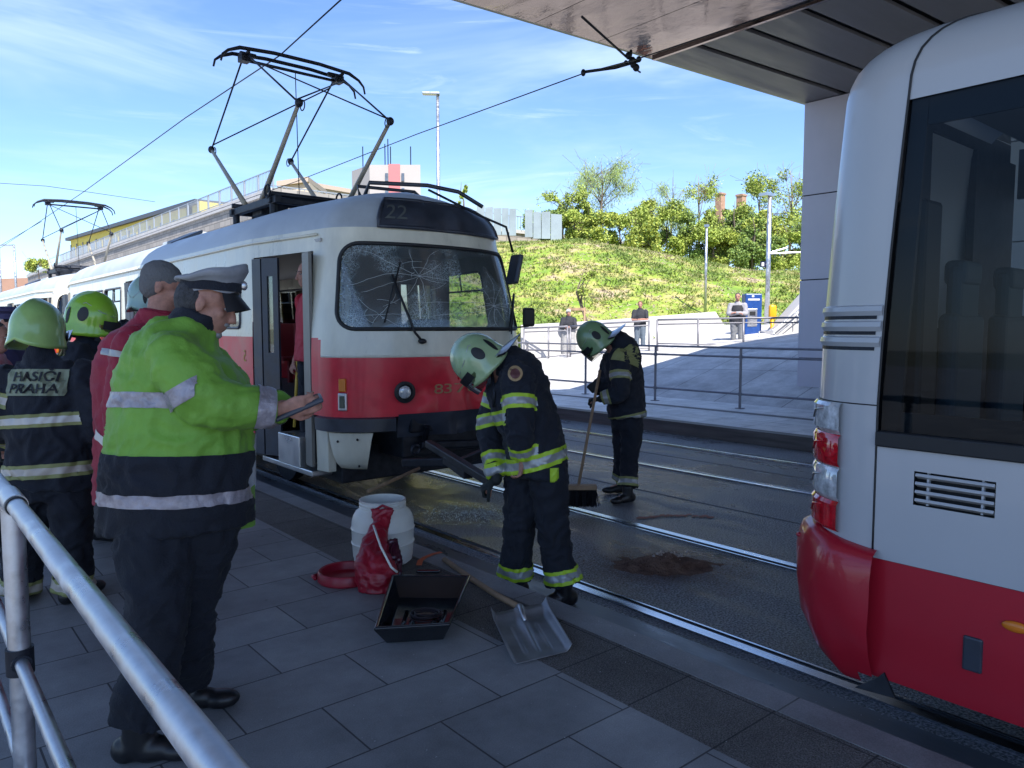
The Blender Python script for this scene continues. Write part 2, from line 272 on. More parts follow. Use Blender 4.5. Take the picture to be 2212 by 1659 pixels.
for j in range(len(ys)-1):
    for i in range(len(xs)-1): a=j*len(xs)+i; t.f.append((a,a+1,a+1+len(xs),a+len(xs))); t.m.append(0)
M['plz']=paving('plaza_concrete',1.5,1.5,0.,(.52,.51,.50),(.48,.47,.465),(.25,.24,.24),rough=.8,bump=.04,bs=40,speck=.08,mort=.012)
t.build('plaza',M['plz'],kind='structure',smooth=True)
# grass slope
m=mat('grass_slope',(.10,.17,.02),.9,bump=.5,bscale=9); n,l,b=nodes(m); t_=n.new('ShaderNodeTexCoord')
x=n.new('ShaderNodeTexNoise'); x.inputs['Scale'].default_value=.55; x.inputs['Detail'].default_value=9; x.inputs['Roughness'].default_value=.72; l.new(t_.outputs['Object'],x.inputs[0])
cr=n.new('ShaderNodeValToRGB'); e=cr.color_ramp.elements; e[0].position=.33; e[0].color=(.12,.20,.035,1); e[1].position=.64; e[1].color=(.38,.30,.22,1)
for p,c in ((.44,(.17,.28,.025)),(.5,(.26,.32,.05)),(.56,(.36,.32,.12))): q=e.new(p); q.color=(*c,1)
l.new(x.outputs[0],cr.inputs[0]); l.new(cr.outputs[0],b.inputs['Base Color']); M['grass']=m
t=MB(); Ls=[-26+i*1.0 for i in range(92)]; Ds=[25.85]+[25.9+i*.6 for i in range(34)]+[48,55,70,100]
for D in Ds:
    for la in Ls: p=fr(la,D); t.v.append((p.x,p.y,hill(la,D) if D>25.87 else -.3))
n_=len(Ls)
for j in range(len(Ds)-1):
    for i in range(n_-1): a=j*n_+i; t.f.append((a,a+1,a+1+n_,a+n_)); t.m.append(0)
t.build('embankment',M['grass'],kind='structure',smooth=True)
# tufts
gm=[mat('fresh_grass',(.15,.205,.05),.8,var=.3,scale=.8),mat('yellow_grass',(.25,.27,.085),.8,var=.3,scale=.8),mat('dry_grass',(.34,.29,.2),.9,var=.2,scale=.8)]
rg=random.Random(3); t=MB()
for k in range(13000):
    la=rg.uniform(-3,20); D=25.6+18*rg.random()**1.1
    z=hill(la,D); p=fr(la,D); nz=noise.noise(V((la*.45,D*.45,3)))+.6*noise.noise(V((la*1.3,D*1.3,8)))+rg.uniform(-.12,.12)
    mi=0 if nz<-.08 else (1 if nz<.1 else 2)
    if mi==2 and rg.random()<.45: continue
    for q in range(7):
        a=rg.uniform(0,6.28); h=rg.uniform(.05,.17)*(1 if mi<2 else .6); wd=rg.uniform(.02,.055); o=V((rg.uniform(-.22,.22),rg.uniform(-.22,.22),0)); b0=V((p.x,p.y,z-.04))+o
        d=V((math.cos(a),math.sin(a),0)); t.add([b0-d*wd,b0+d*wd,b0+V((rg.uniform(-.16,.16),rg.uniform(-.16,.16),h))],[(0,1,2)],mi)
t.build('grass',gm,kind='stuff',label='tufts of fresh and dry grass covering the embankment',cat='grass')
# ---- bridge overhead
B=9.6
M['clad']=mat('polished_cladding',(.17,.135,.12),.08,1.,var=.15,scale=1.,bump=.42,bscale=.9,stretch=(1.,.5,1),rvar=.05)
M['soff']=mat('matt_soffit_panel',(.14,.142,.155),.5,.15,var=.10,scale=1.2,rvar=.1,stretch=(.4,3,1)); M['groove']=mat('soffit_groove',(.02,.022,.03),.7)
br=thing('bridge',(10,-8,6),'bridge deck overhead with polished and grooved soffit','bridge')
eL,eR=UZ(990,0,5.9),UZ(1820,248,5.9)
def eY(X): return eL.y+(eR.y-eL.y)*(X-eL.x)/(eR.x-eL.x)
XS=UZ(1392,133,5.9).x; XE=60
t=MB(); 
t.prism([(-3.4,-6.2,6.3),(XE,-6.2,6.3),(XE,eY(XE)-.02,6.3),(-3.4,eY(-3.4)-.02,6.3)],(0,0,.25)); t.build('deck',M['groove'],br)  # unseen left and rear edges cut short to let fill light under
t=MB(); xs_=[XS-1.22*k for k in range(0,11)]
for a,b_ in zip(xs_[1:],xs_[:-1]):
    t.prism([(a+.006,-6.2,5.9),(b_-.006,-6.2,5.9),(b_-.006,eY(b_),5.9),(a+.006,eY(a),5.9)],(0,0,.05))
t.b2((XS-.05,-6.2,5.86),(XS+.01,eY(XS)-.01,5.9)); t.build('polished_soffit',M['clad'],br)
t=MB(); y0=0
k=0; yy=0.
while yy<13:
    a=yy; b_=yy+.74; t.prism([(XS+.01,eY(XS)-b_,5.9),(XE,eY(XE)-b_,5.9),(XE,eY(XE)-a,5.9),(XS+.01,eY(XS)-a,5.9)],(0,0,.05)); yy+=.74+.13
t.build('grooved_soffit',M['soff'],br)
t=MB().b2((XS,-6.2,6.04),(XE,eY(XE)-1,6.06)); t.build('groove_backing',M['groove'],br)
t=MB().prism([(-3.4,eY(-3.4)-.02,5.9),(XE,eY(XE)-.02,5.9),(XE,eY(XE)+.12,5.93),(-3.4,eY(-3.4)+.12,5.93)],(0,0,.55)); t.build('edge_beam',M['soff'],br)
# pillar under the right-hand side
PX=UZ(1733,224,5.9).x; py=eY(PX)
t=MB(); zz=[-.2,.9,2.45,4.1,5.9]
for a,b_ in zip(zz[:-1],zz[1:]): t.prism([(PX,py-.02,a+.012),(PX+9,py-.4,a+.012),(PX+9,py-1.6,a+.012),(PX+.02,py-1.25,a+.012)],(0,0,b_-a-.024))
t.build('bridge_pillar',M['pale'],br); MB().prism([(PX+.02,py-.04,-.2),(PX+8.9,py-.42,-.2),(PX+8.9,py-1.5,-.2),(PX+.04,py-1.2,-.2)],(0,0,6.1)).build('pillar_core',M['groove'],br)
# concrete wall behind the bus (seen through its windows)
t=MB()
for i in range(6):
    for j in range(4): t.b2((13.2,-14+i*3+.01,-.2+j*1.5+.01),(13.5,-11+i*3-.01,1.3+j*1.5-.01))
t.build('concrete_wall',M['concrete'],label='pale concrete panel wall seen through the windows of the bus',cat='wall',loc=(13.3,-5,0))
# ---- railings
def railing(pts,hs,r,label,group=None,zf=lambda x,y:0,posts=None,pr=.024,name='railing'):
    a=V(pts[0]); o=thing(name,(a.x,a.y,zf(a.x,a.y)),label,'railing',group)
    for h in hs:
        t=MB(); t.tube([V((p[0],p[1],zf(p[0],p[1])+h)) for p in pts],r,10); t.build('handrail' if h==max(hs) else 'rail',M['railp'],o,smooth=True)
    for p in (posts or pts):
        z=zf(p[0],p[1]); t=MB(); t.tube([(p[0],p[1],z),(p[0],p[1],z+max(hs))],pr,10); t.box((p[0],p[1],z+.006),(.13,.13,.012)); 
        for h in hs[1:]: t.tube([(p[0],p[1],z+h-.03),(p[0],p[1],z+h+.03)],pr+.012,10)
        t.build('post',M['railp'],o,smooth='auto')
    return o
railing([(12.2,-6+i*2) for i in range(24)],[1.13,.96,.27],.021,'long grey steel railing along the back of the far platform',zf=lambda x,y:0.003,posts=[(12.2,-.1+i*2) for i in range(16)],pr=.026)
# upper railing on which the onlookers lean
def upper(pxs,ytop,ybot,D,label):
    o=None; P=[U(px,yt,d) for px,yt,d in zip(pxs,ytop,D)]; Bm=[U(px,yb,d) for px,yb,d in zip(pxs,ybot,D)]
    o=thing('railing',Bm[0],label,'railing','railings the onlookers lean on')
    MB().tube(P,.028,8).build('handrail',M['railp'],o,smooth=True)
    MB().tube([p+V((0,0,-.13)) for p in P],.02,8).build('rail',M['railp'],o,smooth=True); MB().tube([b_+V((0,0,.2)) for b_ in Bm],.018,8).build('rail',M['railp'],o,smooth=True)
    for a,b_ in zip(P,Bm): MB().tube([b_+V((0,0,-.1)),a],.03,8).build('post',M['railp'],o,smooth=True)
upper([1420,1508,1606,1740],[691,689,687,686],[757,759,762,764],[21.6,21.3,21,20.6],'upper railing section in front of the man beside the blue machine')
upper([1232,1300,1402],[705,699,693],[778,772,766],[24,23.2,22],'upper railing section where the man in the black shirt leans')
upper([1132,1185,1226],[709,707,705],[790,784,780],[25,24.6,24],'upper railing section where the woman in the cap leans')
# low concrete walls at the foot of the slope
def wallpoly(px,D,th,name,label,cat,m,parent=None):
    P=[U(x,y,D) for x,y in px]; c=sum(P,V())/len(P); d=V((FW.x,FW.y,0))*th
    MB().prism(P,d).build(name,m,label=label,cat=cat,loc=c,bev=.02)
wallpoly([(1125,702),(1300,692),(1546,673),(1590,742),(1590,800),(1125,830)],25.3,.9,'retaining_wall','low pale concrete ramp wall at the foot of the green slope','wall',M['concrete'])
wallpoly([(1600,748),(1665,738),(1668,722),(1760,620),(1820,600),(1820,775),(1600,775)],22.4,.8,'retaining_wall','stepped concrete stair wall beside the pillar','wall',M['concrete'])
t=thing('stair_handrail',U(1670,735,22.2),'thin steel handrail climbing the stair wall by the pillar','railing')
MB().tube([U(1640,716,22.2),U(1672,713,22.2),U(1745,654,22.2)],.02,8).tube([U(1672,728,22.2),U(1745,668,22.2)],.016,8).build('handrail',M['steel'],t,smooth=True)
for q in ((1640,745,716),(1672,735,713),(1722,700,672)): MB().tube([U(q[0],q[1],22.2),U(q[0],q[2],22.2)],.018,8).build('post',M['steel'],t,smooth=True)
# foreground handrail, bottom left
X0=.245; hr=thing('railing',(X0,2.3,0),'scratched galvanised handrail closest to the camera with lower bars','railing')
t=MB(); t.tube([(X0,y,1.05) for y in (-1,.6,1.5,2.26,2.9,4,6)],.0215,24); t.tube([(X0,2.245,1.05),(X0,2.4,1.05)],.0275,24); t.build('handrail',M['steel'],hr,smooth='auto')
for z in (.62,.30): MB().tube([(X0,y,z) for y in (-1,1,2.2,3,6)],.0165,18).build('rail',M['steel'],hr,smooth=True)
for y in (2.32,4.4,.2):
    t=MB(); t.tube([(X0,y,0),(X0,y,1.04)],.027,18,m=0); t.tube([(X0,y-.035,.62),(X0,y+.045,.62)],.024,18,m=1); t.tube([(X0,y,.585),(X0,y,.655)],.033,18,m=1); t.box((X0,y,.006),(.16,.16,.012)); t.build('post',[M['steel'],M['iron']],hr,smooth='auto')
MB().tube([(X0,2.232,1.05),(X0,2.247,1.05)],.025,24).build('clamp_ring',M['black'],hr,smooth='auto')
# ---- street furniture
def pole(name,px,yb,yt,D,r0,r1,label,cat,m='steel',group=None):
    o=thing(name,U(px,yb,D),label,cat,group); b_=U(px,yb,D); tp=V((b_.x,b_.y,U(px,yt,D).z)); MB().tube([b_,tp],[r0,r1],12).build('pole',M[m],o,smooth=True); return o,tp
o,tp=pole('street_lamp',949,690,214,36,.11,.07,'tall street lamp with flat head behind the tram roof','street lamp')
MB().box(tp+V((0,0,.02)),(.12,.12,.14)).build('bracket',M['steel'],o); t=MB(); a=tp-RT*.72+V((0,0,.02)); t.bar(tp+RT*.1,a,.34,.09); t.build('lamp_head',M['alu'],o,bev=.02)
o,tp=pole('lamp_post',1523,675,487,30,.06,.045,'slim pale post standing in front of the grassy slope','post')
MB().box(tp+V((0,0,-.05)),(.14,.14,.1)).build('cap',M['steel'],o)
o,tp=pole('catenary_mast',1655,745,425,26,.09,.07,'steel mast carrying the small arrow sign near the pillar','mast')
MB().box(tp-RT*.1,(.45,.3,.1)).build('lamp_head',M['alu'],o); 
for yy,x2 in ((545,1728),(535,1700)): MB().tube([U(1657,548,26),U(x2,yy,26)],.03,8).build('bracket',M['steel'],o)
sg=thing('direction_sign',U(1653,571,25.8),'small dark blue square sign with white arrow on the mast','sign')
M['signblue']=mat('sign_blue',(.01,.015,.05),.35); M['signwhite']=mat('sign_white',(.8,.8,.8),.4)
c=U(1653,571,25.8); Rz=Matrix.Rotation(-AZ,4,'Z'); MB().box(c,(.34,.04,.2),Rz.to_3x3()).build('plate',M['signblue'],sg)
F2=V((FW.x,FW.y,0)).normalized()
def onpl(c,x,z,off=.03): return c+RT*x+V((0,0,z))-F2*off
t=MB(); t.add([onpl(c,.02,.015),onpl(c,.09,.015),onpl(c,.09,.05),onpl(c,.14,0),onpl(c,.09,-.05),onpl(c,.09,-.015),onpl(c,.02,-.015)],[tuple(range(7))]); t.add([onpl(c,-.13,.06),onpl(c,-.05,.06),onpl(c,-.05,-.06),onpl(c,-.13,-.06)],[(0,1,2,3)]); t.build('symbol',M['signwhite'],sg)
# ticket machine
M['tblue']=mat('blue_enamel',(.015,.06,.24),.35,var=.15); Rm=Rz.to_3x3()
tb=U(1622,729,23.6); tm=thing('ticket_machine',tb,'tall blue ticket machine behind the waiting man','ticket machine')
def lb(t,x,y,z,dx,dy,dz,m=0): c=tb+RT*x+F2*y+V((0,0,z)); return t.box(c,(dx,dy,dz),Rm,m)
lb(MB(),0,0,.68,.52,.42,1.36).build('cabinet',M['tblue'],tm,bev=.03); lb(MB(),-.04,-.215,.62,.3,.02,.55).build('front_panel',M['alu'],tm,bev=.005); lb(MB(),0,-.212,1.18,.36,.015,.05).build('lettering_strip',M['signwhite'],tm)
lb(MB(),-.03,-.213,1.28,.07,.015,.05).build('symbol',M['signwhite'],tm); lb(MB(),-.04,-.23,.75,.18,.02,.12).build('screen',M['black'],tm)
M['yel']=mat('yellow_enamel',(.75,.36,.01),.35); yb=U(1667,735,23); yv=thing('ticket_validator',yb,'yellow ticket validator post between blue machine and stair wall','ticket validator')
MB().tube([yb,yb+V((0,0,.66))],.055,12).build('post',M['yel'],yv,smooth=True); MB().box(yb+V((0,0,.86)),(.22,.16,.44),Rm).build('head',M['yel'],yv,bev=.05,smooth=True)
# young tree stakes
st=U(1240,755,26); so_=thing('tree_stake',st,'wooden tree stakes tied by a rail behind the woman in the cap','stake')
M['wood']=mat('weathered_wood',(.30,.20,.12),.7,var=.3,scale=6,stretch=(1,1,.15)); 
for x in (1230,1262): MB().tube([U(x,760,26),U(x+1,664,26)],.035,8).build('stake',M['wood'],so_,smooth=True)
MB().bar(U(1226,668,26),U(1266,668,26),.05,.09).build('rail',M['wood'],so_)
# ---- distant town on the left
def slab(name,P0,P1,zb,zt0,zt1,depth,m,label,cat):   # wall face from P0 to P1 with a body behind
    d=(V((P1.x,P1.y,0))-V((P0.x,P0.y,0))).normalized(); nn=V((-d.y,d.x,0)); 
    if nn.dot(F2)<0: nn=-nn
    t=MB(); f=[V((P0.x,P0.y,zb)),V((P1.x,P1.y,zb)),V((P1.x,P1.y,zt1)),V((P0.x,P0.y,zt0))]; t.prism(f,nn*depth); o=thing(name,(P0.x,P0.y,zb),label,cat); t.build('wall',m,o); return o,d,nn
mw=mat('stone_wall',(.32,.31,.29),.85); n,l,b=nodes(mw); k=n.new('ShaderNodeTexBrick'); k.inputs['Scale'].default_value=1; k.inputs['Brick Width'].default_value=.9; k.inputs['Row Height'].default_value=.35; k.inputs['Mortar Size'].default_value=.03
k.inputs['Color1'].default_value=(.36,.33,.30,1); k.inputs['Color2'].default_value=(.25,.235,.22,1); k.inputs['Mortar'].default_value=(.17,.16,.15,1); t_=n.new('ShaderNodeTexCoord'); mp=n.new('ShaderNodeMapping'); mp.inputs['Rotation'].default_value=(R(90),0,R(90)); 
sx=n.new('ShaderNodeSeparateXYZ'); cx_=n.new('ShaderNodeCombineXYZ'); ad=n.new('ShaderNodeMath'); l.new(t_.outputs['Object'],sx.inputs[0]); l.new(sx.outputs[0],ad.inputs[0]); l.new(sx.outputs[1],ad.inputs[1]); l.new(ad.outputs[0],cx_.inputs[0]); l.new(sx.outputs[2],cx_.inputs[1]); l.new(cx_.outputs[0],k.inputs[0]); l.new(k.outputs[0],b.inputs['Base Color'])
P1=UX(590,405,16); P0=V((16,150,P1.z)); P0z=UX(60,603,16)
o,d,nn=slab('stone_retaining_wall',V((16,P0z.y,0)),V((16,P1.y,0)),-.2,P1.z-.3,P1.z,6,mw,'long stone retaining wall with a fence on top behind the trams','wall')
MB().b2((15.8,P0z.y,P1.z-1.6),(16,P1.y,P1.z-1.45)).build('ledge',M['concrete'],o); MB().b2((15.85,P0z.y,P1.z-.35),(16.3,P1.y+.1,P1.z)).build('coping',M['concrete'],o)
yw=P1.y; t=MB(); t.b2((16,yw,-.2),(44,yw+3,P1.z-1)); t.build('return_wall',mw,o); MB().b2((15.9,yw-.15,P1.z-1.02),(44,yw+.3,P1.z-.8)).build('coping',M['concrete'],o)
fn=thing('wall_fence',(16,P1.y,P1.z),'grey mesh fence with posts along the top of the stone wall','fence')
t=MB(); y=P1.y
M['mesh']=mat('fence_mesh',(.34,.37,.40),.5,.5)
while y<P0z.y: MB().b2((15.97,y-.04,P1.z-.05),(16.05,y+.04,P1.z+.95)).build('post',M['mesh'],fn) if y<P1.y+60 else None; y+=2.
t=MB(); [t.b2((15.99,P1.y,P1.z+h),(16.03,P0z.y,P1.z+h+.05)) for h in (.1,.9)]; t.build('rail',M['mesh'],fn)
t=MB(); y=P1.y
while y<P1.y+60: t.b2((16.0,y,P1.z+.1),(16.02,y+.025,P1.z+.9)); y+=.2
[t.b2((16+x_*.25,yw+.05,P1.z-.8),(16.03+x_*.25,yw+.08,P1.z+.1)) for x_ in range(0,70)]; t.b2((16,yw+.05,P1.z+.08),(34,yw+.1,P1.z+.14)); t.build('mesh_panel',M['mesh'],fn)
# yellow building
M['ywall']=mat('yellow_render',(.75,.58,.10),.8,var=.08); M['droof']=mat('dark_roof_edge',(.07,.08,.10),.6); M['win']=mat('window_pane',(.12,.15,.2),.15,var=.4,scale=.3)
Y0,Y1=UX(152,512,24),UX(415,436,24); o,d,nn=slab('yellow_building',V((24,Y0.y,0)),V((24,Y1.y,0)),4,Y0.z-.4,Y1.z-.4,9,M['ywall'],'long yellow building with dark roof edge above the stone wall','building')
t=MB(); t.prism([(23.6,Y0.y+2,Y0.z-.45),(23.6,Y1.y-2,Y1.z-.45),(23.6,Y1.y-2,Y1.z),(23.6,Y0.y+2,Y0.z)],(9,0,0)); t.build('roof',M['droof'],o)
MB().prism([(24,Y1.y-2.2,Y1.z-1.2),(44,Y1.y-2.2,Y1.z-1.2),(44,Y1.y-2.2,Y1.z-.7),(24,Y1.y-2.2,Y1.z-.2)],(0,4,0)).build('roof_edge',M['ywall'],o)
yy=Y1.y+3
while yy<Y0.y-3:
    zz_=Y1.z+(Y0.z-Y1.z)*(yy-Y1.y)/(Y0.y-Y1.y); MB().b2((23.9,yy,zz_-3.6),(24.0,yy+2.3,zz_-1.7)).build('window',M['win'],o); MB().b2((23.85,yy+2.9,4),(24.,yy+3.05,zz_-1.2)).build('downpipe',M['droof'],o); yy+=4.5
MB().b2((24,Y1.y-.1,4),(42,Y1.y+4,Y1.z-1.3)).build('end_wall',M['ywall'],o)
# tower block
M['tw']=mat('tower_render',(.40,.37,.36),.8,var=.05,scale=.1); M['pink']=mat('pink_render',(.50,.17,.18),.8)
D=150.; cL=U(760,372,D*1.04); c0=U(798,356,D); c1_=U(908,362,D*1.0); tw=thing('tower_block',U(840,430,D),'pale tower block with a pink stripe behind the tram roof','building')
t=MB(); base=[V((c0.x,c0.y,0)),V((c1_.x,c1_.y,0))]; bk=V((cL.x,cL.y,0))-base[0]; bk=bk*1.0
t.prism([base[0],base[1],base[1]+bk,base[0]+bk],(0,0,c0.z)); t.build('wall',M['tw'],tw)
dv=(base[1]-base[0]); nf=-F2*.4
def onface(u,z0,z1,du,off=.3): a=base[0]+dv*u-F2*off; return [a+V((0,0,z0)),a+dv*du+V((0,0,z0)),a+dv*du+V((0,0,z1)),a+V((0,0,z1))]
MB().prism(onface(.38,5,c0.z+.1,.22),F2*.3).build('pink_stripe',M['pink'],tw)
for r_ in range(9):
    for u in (.31,.63): MB().prism(onface(u,c0.z-3.2-r_*2.9,c0.z-1.7-r_*2.9,.055),F2*.3).build('window',M['win'],tw)
for u,h in ((.42,4.5),(.48,5.5),(.53,4.),(.93,4.),(-.02,4)): a=base[0]+dv*u+bk*.3; MB().tube([a+V((0,0,c0.z)),a+V((0,0,c0.z+h))],.12,6).build('antenna',M['iron'],tw)
# beige blocks between
for i,(xa,xb,ya,yb_,D,lb_) in enumerate(((640,760,396,417,110,'low beige building behind the pantograph arm'),(600,668,402,392,90,'pale gabled building behind the fence by the pantograph'))):
    a,b_=U(xa,ya,D),U(xb,yb_,D); o,d,nn=slab('distant_building',V((a.x,a.y,0)),V((b_.x,b_.y,0)),2,a.z,b_.z,8,mat('beige_render',(.55,.46,.36),.8,var=.1,scale=.2),lb_,'building')
    MB().prism([V((a.x,a.y,a.z-.1))-F2*.5,V((b_.x,b_.y,b_.z-.1))-F2*.5,V((b_.x,b_.y,b_.z+.5))-F2*.5,V((a.x,a.y,a.z+.5))-F2*.5],F2*9).build('roof',mat('pale_roof',(.40,.33,.27),.8),o)
# far-left lamps and roofs
for i,(px,yt,lb_) in enumerate(((5,533,'leftmost thin lamp post above the second tram'),(38,531,'thin lamp post with a short arm, second from the left edge'))):
    o,tp=pole('street_lamp',px,690,yt,60,.1,.07,lb_,'street lamp',group='distant lamp posts on the left'); MB().bar(tp,tp-RT*1.0,.25,.1).build('lamp_head',M['steel'],o)
a=U(-120,606,150); b_=U(62,600,150); slab('distant_building',V((a.x,a.y,0)),V((b_.x,b_.y,0)),0,a.z,b_.z,10,mat('brick_orange',(.32,.19,.14),.8,var=.1,scale=.2),'orange-red roofed building at the far left edge','building')
# chimneys among the trees
for x0,x1,y0,lb_ in ((1550,1562,417,'square brick chimney above the bushes, left of the pair'),(1597,1606,420,'square brick chimney half hidden by leaves, right of the pair')):
    c=U((x0+x1)/2,y0,75); MB().b2((c.x-.35,c.y-.35,c.z-4),(c.x+.35,c.y+.35,c.z)).b2((c.x-.42,c.y-.42,c.z-.2),(c.x+.42,c.y+.42,c.z-.05)).build('chimney',mat('chimney_brick',(.36,.22,.16),.85,var=.25,scale=3),label=lb_,cat='chimney',group='brick chimneys behind the trees',loc=c)
# fence on the hilltop
M['panel']=mat('fence_panel',(.20,.25,.28),.6,var=.15,scale=.8)
fo=thing('panel_fence',U(1120,520,44),'pale blue-grey panel fence on top of the slope beside the tram','fence'); xs_=[1030,1048,1066,1084,1100,1116,1134,1152,1170,1190,1215]
for i,x in enumerate(xs_[:-1]):
    if i==5: continue
    x2=xs_[i+1]-1.2; y=446+(x-1030)*.095+random.uniform(-2,2); P=[U(x,y+58,44.5),U(x2,y+58,44.5),U(x2,y+random.uniform(-2,2),44.5),U(x,y,44.5)]; MB().prism(P,F2*.08).build('panel',M['panel'],fo)
# ---- wires
def wire(pts,r,label,group='overhead wires'):
    MB().tube(pts,r,6).build('overhead_wire',M['iron'],label=label,cat='wire',group=group,loc=pts[0],smooth=True)
H1=U(600,96,0+ (V((4.05,9.28,4.9))-CAM).dot(FW)); 
wire([UX(760,-22,3.8),V((H1.x,9.28,4.905)),UX(400,255,4.15),UX(180,415,4.18),V((4.18,34,4.95)),V((4.18,90,4.95))],.0085,'contact wire sloping down over the two pantographs')
wire([UX(1262,158,7.97),UX(900,290,7.97),UX(640,392,7.97),V((7.97,60,5.0))],.0085,'contact wire running from the bracket under the bridge towards the left')
wire([UX(1370,122,7.97)+V((0,-5,-.12)),UX(1375,128,7.97),UX(1262,158,7.97)],.0085,'contact wire stub below the polished soffit')
wire([U(-60,392,22),U(100,402,23),U(178,413,24),U(335,436,28)],.008,'thin span wire crossing at the far left above the second pantograph')
wire([U(-60,548,40),U(0,531,36),U(90,478,27)],.01,'thin wire at the left edge below the span wire')
# catenary bracket below the bridge
c=U(1368,128,(V((7.97,7.5,5.2))-CAM).dot(FW)); k=thing('catenary_bracket',c,'dark insulated bracket holding the contact wire at the bridge edge','bracket'); Dk=(c-CAM).dot(FW)
MB().tube([U(1378,132,Dk),U(1330,146,Dk),U(1258,156,Dk)],.022,8).build('arm',M['iron'],k,smooth=True)
t=MB(); 
for x,y,r in ((1358,120,.05),(1366,132,.055),(1374,146,.05),(1368,140,.045),(1352,135,.03),(1380,128,.04)): t.ell(U(x,y,Dk),(r,r,r*1.1),nu=8,nv=6)
t.tube([U(1374,150,Dk),U(1384,157,Dk)],.012,6); t.tube([U(1350,138,Dk),U(1322,146,Dk)],.03,8); t.build('clamp',M['iron'],k,smooth='auto')
MB().tube([U(1363,118,Dk),U(1363,108,Dk)],.02,8).tube([U(1352,122,Dk),U(1257,36,Dk-1)],.016,8).build('hanger_and_reflection',M['iron'],k,smooth=True)  # slanted rod stands in for a dark reflection in the polished soffit
MB().ell(U(1260,157,Dk),(.035,.035,.05)).build('wire_clip',M['iron'],k,smooth=True)
# ---- trees
lm=[mat('spring_leaf',(.26,.34,.06),.7,var=.3,scale=1.5),mat('yellow_leaf',(.33,.38,.06),.7,var=.25,scale=1.5),mat('dark_leaf',(.14,.22,.05),.7,var=.3,scale=1.5),mat('willow_leaf',(.27,.36,.13),.7,var=.2,scale=1.5),mat('bare_twig',(.24,.18,.12),.8,var=.2)]
M['bark']=mat('bark',(.14,.11,.085),.9,var=.3,scale=5,bump=.1)
def tree(px,yb,yt,wpx,D,li,label,dens=1.,name='tree',seed=0,lobes=7,twig=0,low=.15):
    g=random.Random(seed); b_=U(px,yb,D); top=U(px,yt,D).z; la=(px-CX)/FPX*D; b_.z=min(b_.z,top-1); H=top-b_.z; W=wpx/FPX*D/2
    o=thing(name,b_,label,'tree' if name=='tree' else 'bush','trees and bushes on top of the slope')
    tk=MB(); tr=.03+.012*H; pts=[b_+V((0,0,-.5)),b_+V((g.uniform(-.1,.1),0,H*.3)),b_+V((g.uniform(-.3,.3),g.uniform(-.3,.3),H*.62)),b_+V((g.uniform(-.3,.3),0,H*.9))]; tk.tube(pts,[tr,tr*.8,tr*.45,tr*.12],8)
    C=[]
    for k in range(lobes):
        a=g.uniform(0,6.28); rr=W*g.uniform(.15,.85); h=H*g.uniform(low+.1,.86); c=b_+RT*(rr*math.cos(a))+F2*(rr*math.sin(a)*.8)+V((0,0,h)); sz=W*g.uniform(.28,.5); C.append((c,sz)); s0=pts[1].lerp(pts[2],g.random()); mid=s0.lerp(c,.5)+V((g.uniform(-.1,.1)*W,0,.1*H*g.random())); tk.tube([s0,mid,c],[tr*.4,tr*.22,tr*.06],6)
        for q in range(4+twig*5):
            e=c+V((g.gauss(0,1),g.gauss(0,1),g.gauss(.5,.9)))*sz*.8; tk.tube([mid.lerp(c,.6),c.lerp(e,.5)+V((0,0,.1)),e],[tr*.12,tr*.07,tr*.025+.008],4)
    tk.build('trunk',M['bark'] if twig<2 else lm[4],o,smooth=True)
    lf=MB(); s=.026+.00085*D
    for c,sz in C:
        for q in range(int(1900*dens)):
            u=V((g.gauss(0,1),g.gauss(0,1),g.gauss(0,1))).normalized()*sz*(g.random()**.4)*g.uniform(.7,1.2); u.z*=.9
            if noise.noise((c+u)*1.1)<-.12: continue
            p=c+u
            if li==3: p.z-=abs(g.gauss(0,.35))*sz
            a=V((g.uniform(-1,1),g.uniform(-1,1),g.uniform(-1,1) if li!=3 else -2.5)).normalized(); bb=a.cross(V((g.uniform(-1,1),g.uniform(-1,1),g.uniform(-1,1)))).normalized(); ls=s*g.uniform(.6,1.4); lw=ls*(.6 if li!=3 else .25)
            lf.add([p-a*ls,p+bb*lw,p+a*ls,p-bb*lw],[(0,1,2,3)],0 if g.random()<.75 else 1)
    lf.build('crown',[lm[li],lm[(li+1)%3 if li!=3 else 0]],o)
tree(1300,500,335,165,52,3,'tall airy willow-like tree, highest crown above the slope',.75,seed=1,lobes=11,twig=1,low=.3)
tree(1215,500,400,120,50,0,'light green rounded tree left of the tall willow',.6,seed=2,twig=1)
tree(1450,520,370,150,56,3,'broad pale tree between the willow and the chimneys',.6,seed=3,lobes=9,twig=1)
tree(1510,520,368,110,60,0,'thin bare-topped tree beside the left chimney',.25,seed=4,twig=2)
tree(1640,540,378,150,52,0,'green tree behind the steel mast',.55,seed=5,lobes=9,twig=1)
tree(1705,550,352,130,56,0,'nearly bare tree beside the pillar',.22,seed=6,lobes=10,twig=3)
tree(1590,545,425,120,48,2,'dark green tree right of the chimneys',.8,seed=7,lobes=8)
tree(1385,520,430,110,50,1,'yellow green tree below the tall willow to the right',.7,seed=8)
